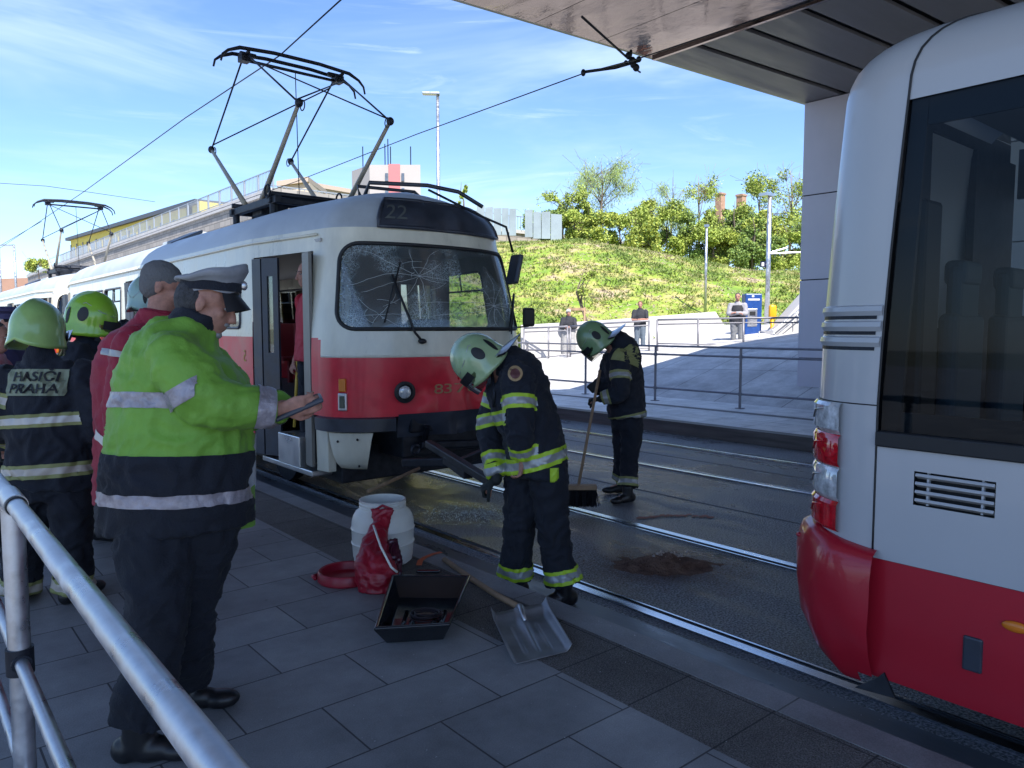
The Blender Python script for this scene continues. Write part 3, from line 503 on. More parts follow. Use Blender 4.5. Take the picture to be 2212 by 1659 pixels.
bs=[(1180,505,455,100,47,2,'dark bush at the left end of the hedge'),(1245,515,450,90,46,0,'green bush right of the panel fence'),(1290,522,462,80,45,1,'bright yellow shrub under the willow'),(1340,530,455,90,46,0,'leafy bush below the willow trunk'),(1395,530,475,80,45,1,'bright yellow shrub in the middle of the hedge'),
(1440,535,440,110,48,0,'tall green bush in front of the pale tree'),(1490,540,450,100,48,2,'dark bush below the left chimney'),(1540,545,455,90,47,0,'yellow green bush beside the slim pale post'),(1590,550,470,90,47,1,'light bush below the right chimney'),(1625,560,455,110,46,2,'dense dark bush left of the mast'),
(1690,560,470,110,47,0,'green bush next to the pillar'),(1730,570,450,100,50,2,'dark bush partly behind the pillar'),(1260,505,430,90,50,0,'tall bush beneath the left tree'),(1572,545,436,95,49,0,'tall bush in front of the two chimneys'),(1556,545,438,70,49.5,0,'narrow bush hiding the foot of the left chimney'),(1660,555,440,90,49,1,'yellowish bush right behind the mast')]
for i,q in enumerate(bs): tree(q[0],q[1]+28,q[2],q[3]*1.15,q[4],q[5],q[6],1.0,'bush',seed=30+i,lobes=11,low=-.06)
tree(1002,455,388,24,40,0,'slender sapling top poking up beside the street lamp',.05,seed=50,lobes=5,low=.1)
tree(85,600,560,60,70,1,'small yellowish tree above the second tram on the left',.5,seed=51,lobes=5)
tree(1262,750,560,60,26.5,0,'thin young tree tied to the wooden stakes',.04,seed=52,lobes=6,low=.3)
# ================================================================ TRAMS
YN=5.75; XC=4.18; LT=13.75; HW=1.23
def hw(s):       # half width of the plan outline at distance s from the nose (same at the tail)
    s=min(s,LT-s); s=max(s,0); a=.62; f=1.13
    if s<a: return f*max(0,1-((a-s)/a)**2.25)**(1/2.25)
    return f+(HW-f)*min(1,(s-a)/1.35)
def prof(z):     # (width factor, nose set-back) of the cross-section at height z
    if z<1.22: return 1-.012*max(0,(.7-z)),0.
    if z<2.36: t=(z-1.22)/1.14; return 1-.03*t*t,.24*t**1.5
    t=min(1,(z-2.36)/.52); return .97*math.sqrt(max(0,1-t**2.3*.985)),.24+.10*t+.55*t**4
def tp(s,sd,z,off=0):  # surface point; sd -1 = platform side
    k,nb=prof(z); w=hw(s); e=.004; dw=(hw(s+e)-hw(s-e))/(2*e) if e<s<LT-e else 0
    q=1-min(1,min(s,LT-s)/2.2); sgn=1 if s<LT/2 else -1; k-=.115*q*max(0,min(1,(z-1.22)/1.1))**1.2
    x=w*k; y=s+sgn*nb*q
    if off:
        nx,ny=(1,-dw) if s>.0001 else (0,-1); ln=math.hypot(nx,ny); nx/=ln;ny/=ln; x+=off*nx; y+=off*ny
    return V((XC+sd*x,YN+y,z))
# stations round the front: parameter u in [-1,1] -> (s,side)
def fs(u):
    a=abs(u)*PI/2; w=math.sin(a)**(2/2.25); s=.62*(1-max(0,math.cos(a))**(2/2.25)); return s,(-1 if u<0 else 1)
def gridm(t,us,zs,pf,keep=lambda u,z:True,mi=lambda u,z:0):
    b=len(t.v)
    for z in zs:
        for u in us: t.v.append(pf(u,z))
    n=len(us)
    for j in range(len(zs)-1):
        for i in range(n-1):
            uc=(us[i]+us[i+1])/2; zc=(zs[j]+zs[j+1])/2
            if keep(uc,zc): a=b+j*n+i; t.f.append((a,a+1,a+1+n,a+n)); t.m.append(mi(uc,zc))
def lin(a,b,n): return [a+(b-a)*i/n for i in range(n+1)]
# ws shape on the (u,z) plane; u measured in metres of arc approx
WU=.785; WZ0,WZ1=1.49,2.27
def inws(u,z,g=0):
    x=abs(u)*1.0; X=WU+g*.8-.045*(max(0,z-1.5)); r=.17; dx=x-(X-r); dz=abs(z-(WZ0+WZ1)/2)-((WZ1-WZ0)/2+g-r)
    return (max(dx,0)**2+max(dz,0)**2)**.5<r if (dx>0 and dz>0) else (dx<r and dz<r)
def build_tram(full=True):
    tr=thing('tram',(XC,YN,-.2),'red and cream tram with shattered windscreen standing at the platform','tram','coupled red and cream trams')
    def fp(u,z):
        s,sd=fs(u); e=math.exp(-((u-.15)/.36)**2-((z-.86)/.22)**2); return tp(s,sd,z,-.085*e*(1+.9*noise.noise(V((u*6,z*7,2))))+.012*e*noise.noise(V((u*17,z*17,5))))
    us=lin(-1,1,110); zs=lin(.70,1.24,10)+[1.25]+lin(1.27,2.36,44)+[2.42,2.5,2.58,2.66,2.73,2.79,2.83,2.86,2.875,2.879]
    red=lambda u,z: 1 if z<1.25 or (abs(u)>.955 and z<1.40) else 0
    sg=lambda u,z: 2.40<z<2.70 and abs(u)<.60
    def mf(u,z): return 2 if z>2.40 else red(u,z)
    t=MB(); gridm(t,us,zs,fp,lambda u,z: not inws(u,z,-.012),mf)
    # sides: (s0,s1,z0,z1,kind)
    DR=[(.74,1.93),(5.95,7.15),(11.6,12.7)]; WN=[(2.25,3.15),(3.32,4.42),(4.58,5.72),(7.4,8.5),(8.66,9.76),(9.92,11.2)]
    zb=sorted(set([.18,.45,.7,1.0,1.25,1.41,1.5,1.9,2.04,2.14,2.22]+[2.36,2.42,2.5,2.58,2.66,2.73,2.79,2.83,2.86,2.875,2.879]))
    for sd in (-1,1):
        ops=[(a,b,1.5,2.14) for a,b in WN]+([(a,b,0,2.22) for a,b in DR] if sd<0 else [(.95,2.0,1.5,2.14),(5.98,7.2,1.5,2.14),(11.5,12.6,1.5,2.14)])
        ss=sorted(set([.62,.68]+[v for o_ in ops for v in o_[:2]]+lin(2.0,LT-.62,14)+[.9,1.3,1.7,LT-.62]))
        gridm(t,ss,zb,lambda u,z,sd=sd: tp(u,sd,z), lambda u,z: not any(a<u<b and c<z<d for a,b,c,d in ops) and not(u<.75 and z<.7), lambda u,z: 2 if z>2.40 else (1 if z<1.41 and z>.0 else 0))
    def rp(u,z): s,sd=fs(u); p=tp(s,sd,z); return V((p.x,2*YN+LT-p.y,p.z))
    gridm(t,lin(-1,1,40),[.45,.7,1.25,1.5,1.8,2.25]+zs[56:],rp,lambda u,z: not(abs(u)<.62 and 1.5<z<2.25),lambda u,z:mf(u,z) if z>1.25 else 1)
    # roof cap
    for s0,s1 in zip(lin(.45,LT-.45,14)[:-1],lin(.45,LT-.45,14)[1:]):
        a,b=tp(s0,-1,2.879),tp(s0,1,2.879); c,d=tp(s1,1,2.879),tp(s1,-1,2.879); t.add([a+V((0,0,.001)),b+V((0,0,.001)),c+V((0,0,.001)),d+V((0,0,.001))],[(0,1,2,3)],2)
    t.build('body',[M['cream'],M['red'],M['roofgrey']],tr,smooth='auto')
    # gutter rail
    for sd in (-1,1): MB().tube([tp(s,sd,2.37,.012) for s in lin(.66,LT-.7,30)],.014,6).build('gutter',M['cream'],tr,smooth=True)
    # windscreen glass + gasket
    t=MB(); gridm(t,us,zs,lambda u,z: tp(fs(u)[0],fs(u)[1],z,-.006),lambda u,z: inws(u,z,.02)); t.build('windscreen',M['cglass'],tr,smooth=True)
    ring=[]; r=.17
    def edge(u,z): return u,z
    X1=WU-.8*.0; cs=[(1,1,0),(-1,1,90),(-1,-1,180),(1,-1,270)]
    for sx_,sz_,a0 in cs:
        for k in range(9):
            a=R(a0+k*90/8); z=(WZ0+WZ1)/2+sz_*((WZ1-WZ0)/2-r)+r*math.sin(a); X=WU-.045*max(0,z-1.5); u=sx_*(X-r)+r*math.cos(a); ring.append((u,z))
    rr=[]
    for i in range(len(ring)):
        a,b=ring[i],ring[(i+1)%len(ring)]; n=max(1,int(abs(a[0]-b[0])/.04)); rr+=[(a[0]+(b[0]-a[0])*q/n,a[1]+(b[1]-a[1])*q/n) for q in range(n)]
    MB().tube([tp(fs(u)[0],fs(u)[1],z,.002) for u,z in rr],.019,8,closed=True).build('windscreen_gasket',M['black'],tr,smooth=True)
    g=random.Random(8); t=MB()
    for (u0,z0,nr) in ((-.18,1.98,10),(.30,1.72,12),(-.45,1.62,6)):
        for k in range(nr):
            a=6.283*k/nr+g.uniform(-.15,.15); u,z=u0,z0; pts=[]
            for q in range(g.randint(5,13)):
                if not inws(u,z,-.02): break
                pts.append(tp(fs(u)[0],fs(u)[1],z,.0)); st=.045; u+=math.cos(a)*st; z+=math.sin(a)*st*.8; a+=g.uniform(-.28,.28)
            if len(pts)>2: t.tube(pts,[.0014]*(len(pts)-1)+[.0005],4)
        for rr_ in (.05,.10,.17):
            for a0 in [g.uniform(0,6.28) for _ in range(2)]:
                pts=[(u0+rr_*math.cos(a0+w_*.2),z0+rr_*.8*math.sin(a0+w_*.2)) for w_ in range(5)]
                if all(inws(*p,-.02) for p in pts): t.tube([tp(fs(p[0])[0],fs(p[0])[1],p[1],.0) for p in pts],.0011,4)
    t.build('windscreen_cracks',mat('white_glass_crack',(.75,.82,.84),.3),tr,smooth=True)
    # destination box
    db=MB(); gridm(db,lin(-.43,.60,24),lin(2.43,2.71,5),lambda u,z: tp(fs(u)[0],fs(u)[1],z,.03 if 1 else 0)); 
    e0=[tp(fs(u)[0],fs(u)[1],z,.03) for u,z in [(-.52,2.43)]]
    sgn=db.build('destination_sign',M['darkpaint'],tr,smooth=True)
    MB().tube([tp(fs(u)[0],fs(u)[1],z,.026) for u,z in [(u,2.43) for u in lin(-.43,.60,16)]+[(.60,z) for z in lin(2.5,2.65,3)]+[(u,2.71) for u in lin(.60,-.43,16)]+[(-.43,z) for z in lin(2.65,2.5,3)]],.02,6,closed=True).build('sign_frame',M['darkpaint'],sgn,smooth=True)
    def decal(txt,size,u0,z0,name,m,off,du=.80,parent=tr):
        vs,fs_=text_mesh(txt,size,.0015); t=MB(); q=[]
        for v in vs: u=u0+v.x/du; z=z0+v.y; s,sd=fs(u); q.append(tp(s,sd,z,off+v.z))
        t.add(q,fs_); t.build(name,m,parent)
    decal('22',.2,-.31,2.565,'route_number',mat('dim_display_digits',(.09,.10,.10),.5),.036,1.2,sgn)
    decal('8376',.13,-.02,.93,'fleet_number',mat('gold_lettering',(.36,.2,.09),.45),.006,1.15)
    vs,fq=text_mesh('5',.17,.001); t=MB(); t.add([tp(2.14+v.x,-1,1.20+v.y,.004) for v in vs],[f[::-1] for f in fq]); t.build('side_numeral',M['yellow'],tr)
    # belt moulding line and bumper
    def band(z0,z1,o,u0,u1,name,m,n=60,inset=None):
        t=MB(); U_=lin(u0,u1,n)
        t.v=[]; rows=[(z0,o*.3),(z0+.01,o),(z1-.01,o),(z1,0)]
        gridm(t,U_,[0,1,2,3],lambda u,j: tp(fs(u)[0],fs(u)[1],rows[int(j)][0],rows[int(j)][1])); return t.build(name,m,tr,smooth='auto')
    band(.565,.70,.045,-1,-.36,'bumper',M['darkpaint']); band(.565,.70,.045,.45,1,'bumper',M['darkpaint'])
    band(1.235,1.255,.008,-.955,.955,'belt_moulding',M['cream'])
    # cream fender bowls below the bumper
    for u0,u1 in ((-.90,-.50),(.52,.92)):
        t=MB(); zz_=[.555,.5,.42,.34,.27,.215,.19]; ins=[0,.0,.008,.022,.05,.10,.2]; um=(u0+u1)/2
        gridm(t,lin(0,1,18),list(range(7)),lambda f,j: tp(fs(um+(f-.5)*(u1-u0)*(1-.055*j))[0],fs(um)[1],zz_[int(j)],-.02-ins[int(j)])); t.build('fender',M['cream'],tr,smooth=True)
        for bx,bz in ((.3,.48),(.72,.5),(.72,.25)):
            p=tp(fs(u0+(u1-u0)*bx)[0],fs(um)[1],bz,-.0 if bz>.3 else -.05); MB().ell(p,(.012,.012,.012),nu=8,nv=6).build('bolt',M['black'],tr,smooth=True)
    MB().prism([tp(.74,-1,.17,-.03),tp(.56,-1,.17,-.05),tp(.56,-1,.555,-.05),tp(.74,-1,.555,-.03)],(.08,0,0)).build('step_panel',M['cream'],tr,bev=.008)
    # dark smashed lower front, chassis and bogies
    t=MB(); t.b2((XC-.55,YN+.12,.30),(XC+.62,YN+.9,.72)); t.b2((XC-.95,YN+.55,.05),(XC+.95,YN+12.9,.40)); t.bar((XC-.5,YN+.1,.64),(XC+.7,YN+.16,.60),.1,.2)
    t.bar((XC-.4,YN+.05,.42),(XC+.5,YN+.0,.36),.07,.07); t.bar((XC-.3,YN+.2,.3),(XC-.35,YN+.0,.6),.05,.05); t.build('underframe',M['iron'],tr,bev=.015)
    for y in (2.2,3.9,9.6,11.3):
        for sd in (-1,1):
            t=MB(); ax=Matrix.Rotation(R(90),3,'Y'); t.lathe((XC+sd*.72,YN+y,.15),[(0,-.06),(.34,-.06),(.35,.0),(.33,.06),(.0,.06)],24,ax); t.build('wheel',M['iron'],tr,smooth='auto')
    # crumpled red skin hanging below the belt on the right of the front
    t=MB(); g=random.Random(4); gridm(t,lin(-.34,.5,22),lin(.50,.72,5),lambda u,z: tp(fs(u)[0],fs(u)[1],z,.012+.03*noise.noise(V((u*9,z*9,1)))-(.72-z)*.35)); t.build('crumpled_panel',M['darkpaint'],tr,smooth=True)
    # headlights, marker lamps
    for u,nm in ((-.30,'headlight'),(.42,'headlight')):
        s,sd=fs(u); p=tp(s,sd,.92,.0); q=tp(s,sd,.92,.08); n_=(q-p).normalized(); Mx=n_.to_track_quat('Z','Y').to_matrix()
        h=MB(); h.lathe(p,[(.0,-.02),(.095,-.01),(.10,.012),(.072,.02),(.062,.0),(.0,-.0)],28,Mx); hh=h.build(nm,M['black'],tr,smooth='auto'); MB().ell(p+n_*.005,(.06,.06,.02),Mx).build('lens',M['lensclear'],hh,smooth=True)
    for u in (-.72,.78):
        s,sd=fs(u); p=tp(s,sd,.86,.0); n_=(tp(s,sd,.86,.1)-p).normalized(); rt_=V((0,0,1)).cross(n_); Mx=Matrix((rt_,n_,V((0,0,1)))).transposed()
        a=MB(); a.box(p+V((0,0,.13)),(.065,.06,.12),Mx); q=a.build('indicator',M['orange'],tr,bev=.01); MB().box(p+V((0,0,-.02)),(.085,.05,.16),Mx).build('marker_frame',M['alu'],tr,bev=.01); MB().box(p+n_*.02+V((0,0,-.02))+rt_*.0,(.05,.03,.11),Mx).build('marker_lens',mat('dark_green_glass',(.02,.06,.05),.1),tr,bev=.006)
    # wipers, mirrors, cab frame
    def P_(u,z,o=.03): return tp(fs(u)[0],fs(u)[1],z,o)
    MB().tube([P_(-.20,1.38),P_(-.24,1.46),P_(-.36,1.98)],.012,6).tube([P_(-.42,1.55),P_(-.3,2.1)],.008,6).build('wiper',M['black'],tr,smooth=True)
    MB().tube([P_(.42,1.47),P_(.70,1.86,.05)],.012,6).tube([P_(.44,1.44),P_(.74,1.84,.05)],.008,6).build('wiper',M['black'],tr,smooth=True)
    MB().ell(P_(-.20,1.38),(.04,.04,.025)).build('wiper_hub',M['black'],tr,smooth=True)
    a=P_(.56,2.36,.05); pole_=[tp(fs(.18)[0],1,2.80,.0)+V((0,.1,.1)),P_(.30,2.62,.12),P_(.36,2.50,.30),P_(.37,2.25,.30)]; mm=MB().tube(pole_,.012,8).build('mirror_arm',M['iron'],tr,smooth=True)
    c=P_(.36,2.08,.28); MB().box(c,(.055,.16,.30),Matrix.Rotation(R(14),3,'Y')).build('mirror',M['darkpaint'],mm,bev=.02)
    c=tp(.55,1,1.62,.28); m2=MB().tube([tp(.5,1,1.5,0),c+V((0,0,-.1))],.01,6).build('mirror_arm',M['iron'],tr,smooth=True); MB().box(c,(.15,.05,.21),Matrix.Rotation(R(-10),3,'Z')).build('mirror',M['black'],m2,bev=.025)
    # windows on the sides
    for sd in (-1,1):
        for a,b in WN+([(.95,2.0),(5.98,7.2),(11.5,12.6)] if sd>0 else []):
            t=MB(); q=[tp(a,sd,1.5,-.01),tp(b,sd,1.5,-.01),tp(b,sd,2.14,-.01),tp(a,sd,2.14,-.01)]; t.quad(*q); w_=t.build('side_window',M['glass'],tr)
            fr_=MB(); R_=.06; pts=[]
            for (ss,zz_,a0) in ((b-R_,2.14-R_,0),(a+R_,2.14-R_,90),(a+R_,1.5+R_,180),(b-R_,1.5+R_,270)):
                for k in range(5): g_=R(a0+k*22.5); pts.append(tp(ss+R_*math.cos(g_),sd,zz_+R_*math.sin(g_),.004))
            fr_.tube(pts,.016,6,closed=True); fr_.tube([tp(a,sd,1.93,0),tp(b,sd,1.93,0)],.012,6); fr_.tube([tp((a+b)/2,sd,1.94,0),tp((a+b)/2,sd,2.13,0)],.010,6); fr_.build('window_frame',M['darkpaint'],w_,smooth=True)
    # doors: folded leaves
    for i,(a,b) in enumerate(DR):
        d=MB().b2((tp(a,-1,.2).x-.02,YN+a,.11),(XC-.6,YN+b+.0,.165)).build('door_step',M['alu'],tr,bev=.01)
        x0=tp(a,-1,1,-.015).x; x1=tp(b,-1,1,-.015).x
        def leaf(p,q,m,name='door_leaf',win=True):
            lf=MB(); p=V(p);q=V(q); 
            if win:
                for (u0,u1,z0,z1) in ((0,.32,.2,2.2),(.68,1,.2,2.2),(.32,.68,.2,1.25),(.32,.68,2.02,2.2)): lf.bar(p.lerp(q,u0)+V((0,0,(z0+z1)/2)),p.lerp(q,u1)+V((0,0,(z0+z1)/2)),.03,z1-z0)
            else: lf.bar(p+V((0,0,1.2)),q+V((0,0,1.2)),.03,2.0)
            o=lf.build(name,m,tr)
            if win: MB().bar(p.lerp(q,.31)+V((0,0,1.635)),p.lerp(q,.69)+V((0,0,1.635)),.006,.78).build('door_glass',M['glass'],o)
            return o
        leaf((x1,YN+b-.03,0),(x1+.03,YN+b-.17,0),M['darkpaint'],win=False); leaf((x1+.03,YN+b-.2,0),(x1+.12,YN+b-.38,0),M['darkpaint'])
        leaf((x0,YN+a+.02,0),(x0+.02,YN+a+.2,0),M['dleaf'],win=False); leaf((x0+.05,YN+a+.24,0),(x0+.3,YN+a+.20,0),M['darkpaint'],win=False)
        MB().b2((x1+.05,YN+a+.25,.16),(x1+.5,YN+a+.75,.46)).build('inner_step',M['alu'],tr,bev=.01)
        for k,(dx,dy) in enumerate(((.42,.62),(.66,.7))): MB().tube([(x0+dx,YN+a+dy,.3),(x0+dx,YN+a+dy,2.3)],.017,8).build('grab_pole',M['yellow'],tr,smooth=True)
        MB().tube([(x1+.2,YN+b-.5,.5),(x1+.26,YN+b-.5,1.3)],.016,8).build('grab_pole',M['yellow'],tr,smooth=True)
        MB().box((x0+.55,YN+a+.66,1.75),(.09,.07,.12)).build('ticket_stamper',M['iron'],tr,bev=.01)
    # interior
    MB().b2((XC-.9,YN+1.0,.60),(XC+1.15,YN+12.9,.64)).b2((XC+.02,YN+.6,.60),(XC+1.05,YN+1.0,.64)).build('cabin_floor',mat('cabin_floor',(.12,.12,.13),.7,var=.2),tr)
    MB().b2((XC-1.02,YN+.75,2.30),(XC+1.02,YN+12.9,2.33)).build('ceiling',mat('ceiling_panel',(.42,.40,.38),.5),tr)
    MB().b2((XC-.98,YN+.42,1.05),(XC+1.0,YN+.62,1.45)).b2((XC-.3,YN+.6,.6),(XC+1.0,YN+.75,1.42)).build('dashboard',M['iron'],tr,bev=.02)
    t=MB(); x0,x1,y=XC-.18,XC+1.12,YN+1.72; t.b2((x0,y,.6),(x1,y+.03,1.55)); t.b2((x0,y,2.0),(x1,y+.03,2.3)); t.b2((x0,y,1.55),(x0+.62,y+.03,2.0)); t.b2((x1-.18,y,1.55),(x1,y+.03,2.0)); t.b2((x0-.02,y-.9,.6),(x0+.02,y,1.5)); t.b2((x0-.02,y-.9,1.95),(x0+.02,y,2.3)); t.build('cab_partition',M['iron'],tr)
    MB().b2((XC+.2,YN+1.1,.8),(XC+.65,YN+1.25,1.6)).b2((XC+.2,YN+.8,.9),(XC+.65,YN+1.2,1.02)).build('driver_seat',M['black'],tr,bev=.04)
    for j,s in enumerate(lin(3.0,10.8,9)):
        for sd in (-1,1):
            if sd<0 and any(a-.4<s<b+.2 for a,b in DR): continue
            t=MB(); x=XC+sd*.78; t.box((x,YN+s,1.02),(.42,.42,.06)); t.box((x,YN+s+.22,1.3),(.42,.05,.55)); t.b2((x-.04,YN+s-.04,.62),(x+.04,YN+s+.04,1.0)); t.build('passenger_seat',mat('seat_red',(.35,.03,.04),.6) if j==0 and sd<0 else bpy.data.materials['seat_red'],tr,bev=.02)
    for s in (3.6,5.6,8.6,10.6): MB().tube([(XC-.4,YN+s,.6),(XC-.4,YN+s,2.3)],.017,8).build('grab_pole',M['yellow'],tr,smooth=True)
    # coupling bar sticking out in front
    return tr
M['dleaf']=mat('grey_beige_leaf',(.20,.19,.17),.45,var=.1)
tram=build_tram()
def roofkit(tr,front=True):
    # roof guard bar, equipment
    z=2.86
    pts=[(XC-.33,YN+1.15,z-.02),(XC-.33,YN+1.05,z+.10),(XC+.20,YN+.80,z+.10),(XC+.46,YN+.62,z+.04),(XC+.62,YN+.42,2.74)]
    MB().tube(pts,.022,8).build('roof_guard',M['darkpaint'],tr,smooth=True)
    MB().tube([(XC-.33,YN+1.25,z),(XC-.33,YN+1.3,z+.10),(XC+.3,YN+1.2,z+.1),(XC+.4,YN+1.15,z)],.018,8).build('roof_guard',M['darkpaint'],tr,smooth=True)
    for s in (5.6,): MB().prism([(XC-.95,YN+s,2.66),(XC-.6,YN+s-.3,2.84),(XC-.58,YN+s+.35,2.86),(XC-.92,YN+s+.3,2.70)],(0,0,.05)).build('roof_vent',M['darkpaint'],tr,bev=.01)
    MB().b2((XC-.3,YN+6.4,2.87),(XC+.3,YN+8.4,3.0)).build('resistor_box',M['roofgrey'],tr,bev=.03)
    # pantograph (diamond)
    Y=YN+3.53; a=.57; zb=3.0; zk=3.94; zh=4.84; yn=Y-1.40; yf=Y+1.41
    def P_(p): return V(p)
    pf=MB()
    for y in (Y-.62,Y+.62): pf.bar((XC-.62,y,zb),(XC+.62,y,zb),.07,.07)
    for x in (-.55,.55): pf.bar((XC+x,Y-.75,zb),(XC+x,Y+.75,zb),.08,.09)
    for x in (-.55,.55):
        for y in (-.6,.6): pf.tube([(XC+x,Y+y,2.84),(XC+x,Y+y,zb)],.045,10)
    pan=pf.build('pantograph',M['iron'],tr,bev=.01)
    dr=MB(); dr.tube([(XC-.45,Y,zb+.1),(XC+.1,Y,zb+.1)],.075,12); dr.tube([(XC-.2,Y-.25,zb+.12),(XC+.5,Y-.25,zb+.12)],.05,10); dr.box((XC-.3,Y+.1,zb-.02),(.35,.3,.14)); dr.box((XC+.1,Y-.1,zb+.03),(.2,.2,.12)); dr.build('drive_unit',M['iron'],pan,bev=.01)
    MB().tube([(XC-.6,Y-.6,zb+.08),(XC+.6,Y-.6,zb+.08)],.03,8).build('front_shaft',M['iron'],pan,smooth=True); MB().tube([(XC-.6,Y+.6,zb+.08),(XC+.6,Y+.6,zb+.08)],.03,8).build('rear_shaft',M['iron'],pan,smooth=True)
    for x in(-.62,.3,.62): MB().tube(circ((XC+x,Y-.6,zb+.10),.075,'x',16),.012,5,closed=True).build('wheel_ring',M['iron'],pan,smooth=True)
    gb=mat('beige_arm_paint',(.34,.31,.25),.5,var=.2)
    for sx_ in (-1,1):
        for sy,yk,yb in ((-1,yn,Y-.28),(1,yf,Y+.28)):
            MB().tube([(XC+sx_*(a-.02),yb,zb+.06),(XC+sx_*a,yk,zk)],[.034,.022],10).build('lower_arm',gb,pan,smooth=True)
            MB().tube([(XC+sx_*a,yk,zk),(XC+sx_*(a+.04),Y+sy*.10,zh-.06)],.0115,8).build('upper_arm',M['iron'],pan,smooth=True)
            MB().ell((XC+sx_*a,yk,zk),(.045,.05,.05),nu=10,nv=8).tube(circ((XC+sx_*(a-.04),yk,zk-.02),.055,'x',14),.007,5,closed=True).build('knee_joint',M['iron'],pan,smooth=True)
    for sy,yk in ((-1,yn),(1,yf)):
        k0=V((XC-a,yk,zk)); k1=V((XC+a,yk,zk)); h0=V((XC-a-.04,Y+sy*.1,zh-.08)); h1=V((XC+a+.04,Y+sy*.1,zh-.08))
        MB().tube([k0.lerp(h0,.06),k1.lerp(h1,.94)],.009,6).build('cross_brace',M['iron'],pan,smooth=True)
        if sy<0: MB().tube([k1.lerp(h1,.06),k0.lerp(h0,.94)],.009,6).build('cross_brace',M['iron'],pan,smooth=True)
    for dy in (-.13,.13):
        prof_=[(-.95,-.20),(-.93,-.12),(-.86,-.06),(-.72,.0),(-.3,.03),(.3,.03),(.72,.0),(.86,-.06),(.93,-.13),(.95,-.22)]
        MB().tube([(XC+x,Y+dy,zh+z_) for x,z_ in prof_],[.012,.014,.018]+[.024]*4+[.018,.014,.012],8).build('collector_strip',M['iron'],pan,smooth=True)
    for x in (-.62,.62):
        t=MB(); t.tube([(XC+x,Y-.15,zh-.03),(XC+x,Y+.15,zh-.03)],.022,8); t.box((XC+x,Y,zh-.07),(.12,.14,.09)); t.box((XC+x*.93,Y,zh-.02),(.2,.05,.05)); t.build('head_bracket',M['iron'],pan,bev=.008)
    t=MB(); t.tube([(XC-.62,Y,zh-.09),(XC+.62,Y,zh-.09)],.02,8); t.build('head_shaft',M['iron'],pan,smooth=True)
    MB().tube([(XC+.05,Y,zb+.1),(XC+.03,Y,zh-.09)],.006,5).build('cable',M['iron'],pan,smooth=True)
roofkit(tram)
t2=copy_tree(tram,None,(0,13.92,0)); t2['label']='second tram coupled behind, bright cream with its own raised pantograph'
for o in list(kids(t2)):
    if o.name.startswith('windscreen') and 'gasket' not in o.name: o.data=o.data.copy(); o.data.materials.clear(); o.data.materials.append(M['glass'])
# loose black coupling bars in front of the wrecked tram, held by the firefighter
cb=thing('coupling_bar',(XC-.4,YN-.5,-.2),'black folding coupling bar pulled out under the smashed tram front','coupling bar')
Dq=5.45
MB().bar(U(925,958,Dq+.35),U(1062,1042,4.75),.058,.055).build('main_bar',M['iron'],cb,bev=.008)
MB().bar(U(872,1000,Dq+.3),U(972,998,Dq),.05,.06).bar(U(965,992,Dq),U(1012,1026,Dq-.3),.07,.06).build('hinged_arm',M['iron'],cb,bev=.008)
MB().bar(U(1060,970,Dq+.5),U(985,1003,Dq),.05,.06).build('side_arm',M['iron'],cb,bev=.008)
MB().tube(circ(U(898,972,Dq+.2),.035,'y',12),.012,6,closed=True).build('pin_ring',M['iron'],cb,smooth=True)
# ================================================================ BUS
XB=3.0; bus=thing('city_bus',(4.2,-3,-.2),'white and red city bus with cracked red rear bumper corner and dark windows','bus')
def bk(z):   # (rear end y, side inset)
    t=max(0,min(1,(z-1.2)/1.3)); q=max(0,(z-2.45)/.228); q=min(1,q); return 1.70-.075*t**1.3-.20*(1-math.sqrt(max(0,1-q*q))), .0+.02*t**2+.26*(1-math.sqrt(max(0,1-(q*.985)**2)))
def bp(u,z,off=0):  # u<0: distance along side from corner start (toward -Y); 0..1 corner; >1 rear face
    ye,ins=bk(z); rx,ry=.42,.37; y0=ye-ry; x0=XB+ins
    if u<=0: return V((x0-off,y0+u,z))
    if u<1: a=u*PI/2; p=2.4; cx_=math.cos(a)**(2/p); sy=math.sin(a)**(2/p); return V((x0+rx*(1-cx_)-off*math.cos(a),y0+ry*sy+off*math.sin(a),z))
    return V((x0+rx+(u-1),ye+off,z))
ZB=[.60,.70,.8,.9,1.0,1.09,1.2,1.4,1.6,1.8,2.0,2.2,2.36,2.45,2.50,2.55,2.59,2.62,2.645,2.66,2.67,2.677]
seam=-.005
t=MB(); uu=lin(seam,0,1)[:-1]+lin(0,1,22)+[1.3,1.8,2.5]; gridm(t,uu,ZB+[] ,bp); t.build('corner_panel',M['white'],bus,smooth='auto')
us_=[-12,-8,-5,-2,-1,-.5,seam-.006]
gv=(bp(0,.95).y,); ga=UX(1975,1020,3.0).y; gb_=UX(2152,1045,3.0).y; y0=bp(0,.8).y
ul=[-12,-8,-5,-2,-1]+[gb_-y0,ga-y0,seam-.006]
t=MB(); gridm(t,ul,[.585,.70,.825,.955,1.05],bp,lambda u,z: not(gb_-y0<u<ga-y0 and .825<z<.955)); t.build('side_panel',M['white'],bus,smooth='auto')
t=MB(); gridm(t,us_,[2.36]+ZB[13:],lambda u,z: bp(u,z,-.004)); gridm(t,[-12,seam],[0,1],lambda u,j: V((XB+.27+2.3*j,1.3+u,2.677))); t.build('roof_panel',M['white'],bus,smooth='auto')
t=MB(); gridm(t,[-12,-8,-5,-2,-1,-.5,-.2,.05],[.10,.2,.35,.5,.583],lambda u,z: bp(u,z,-.002-(.03*max(0,.3-z)))); t.build('lower_panel',M['busred'],bus,smooth='auto')
MB().b2((XB+.02,-10,2.2),(XB+.06,-9,2.3)).build('trim',M['black'],bus)
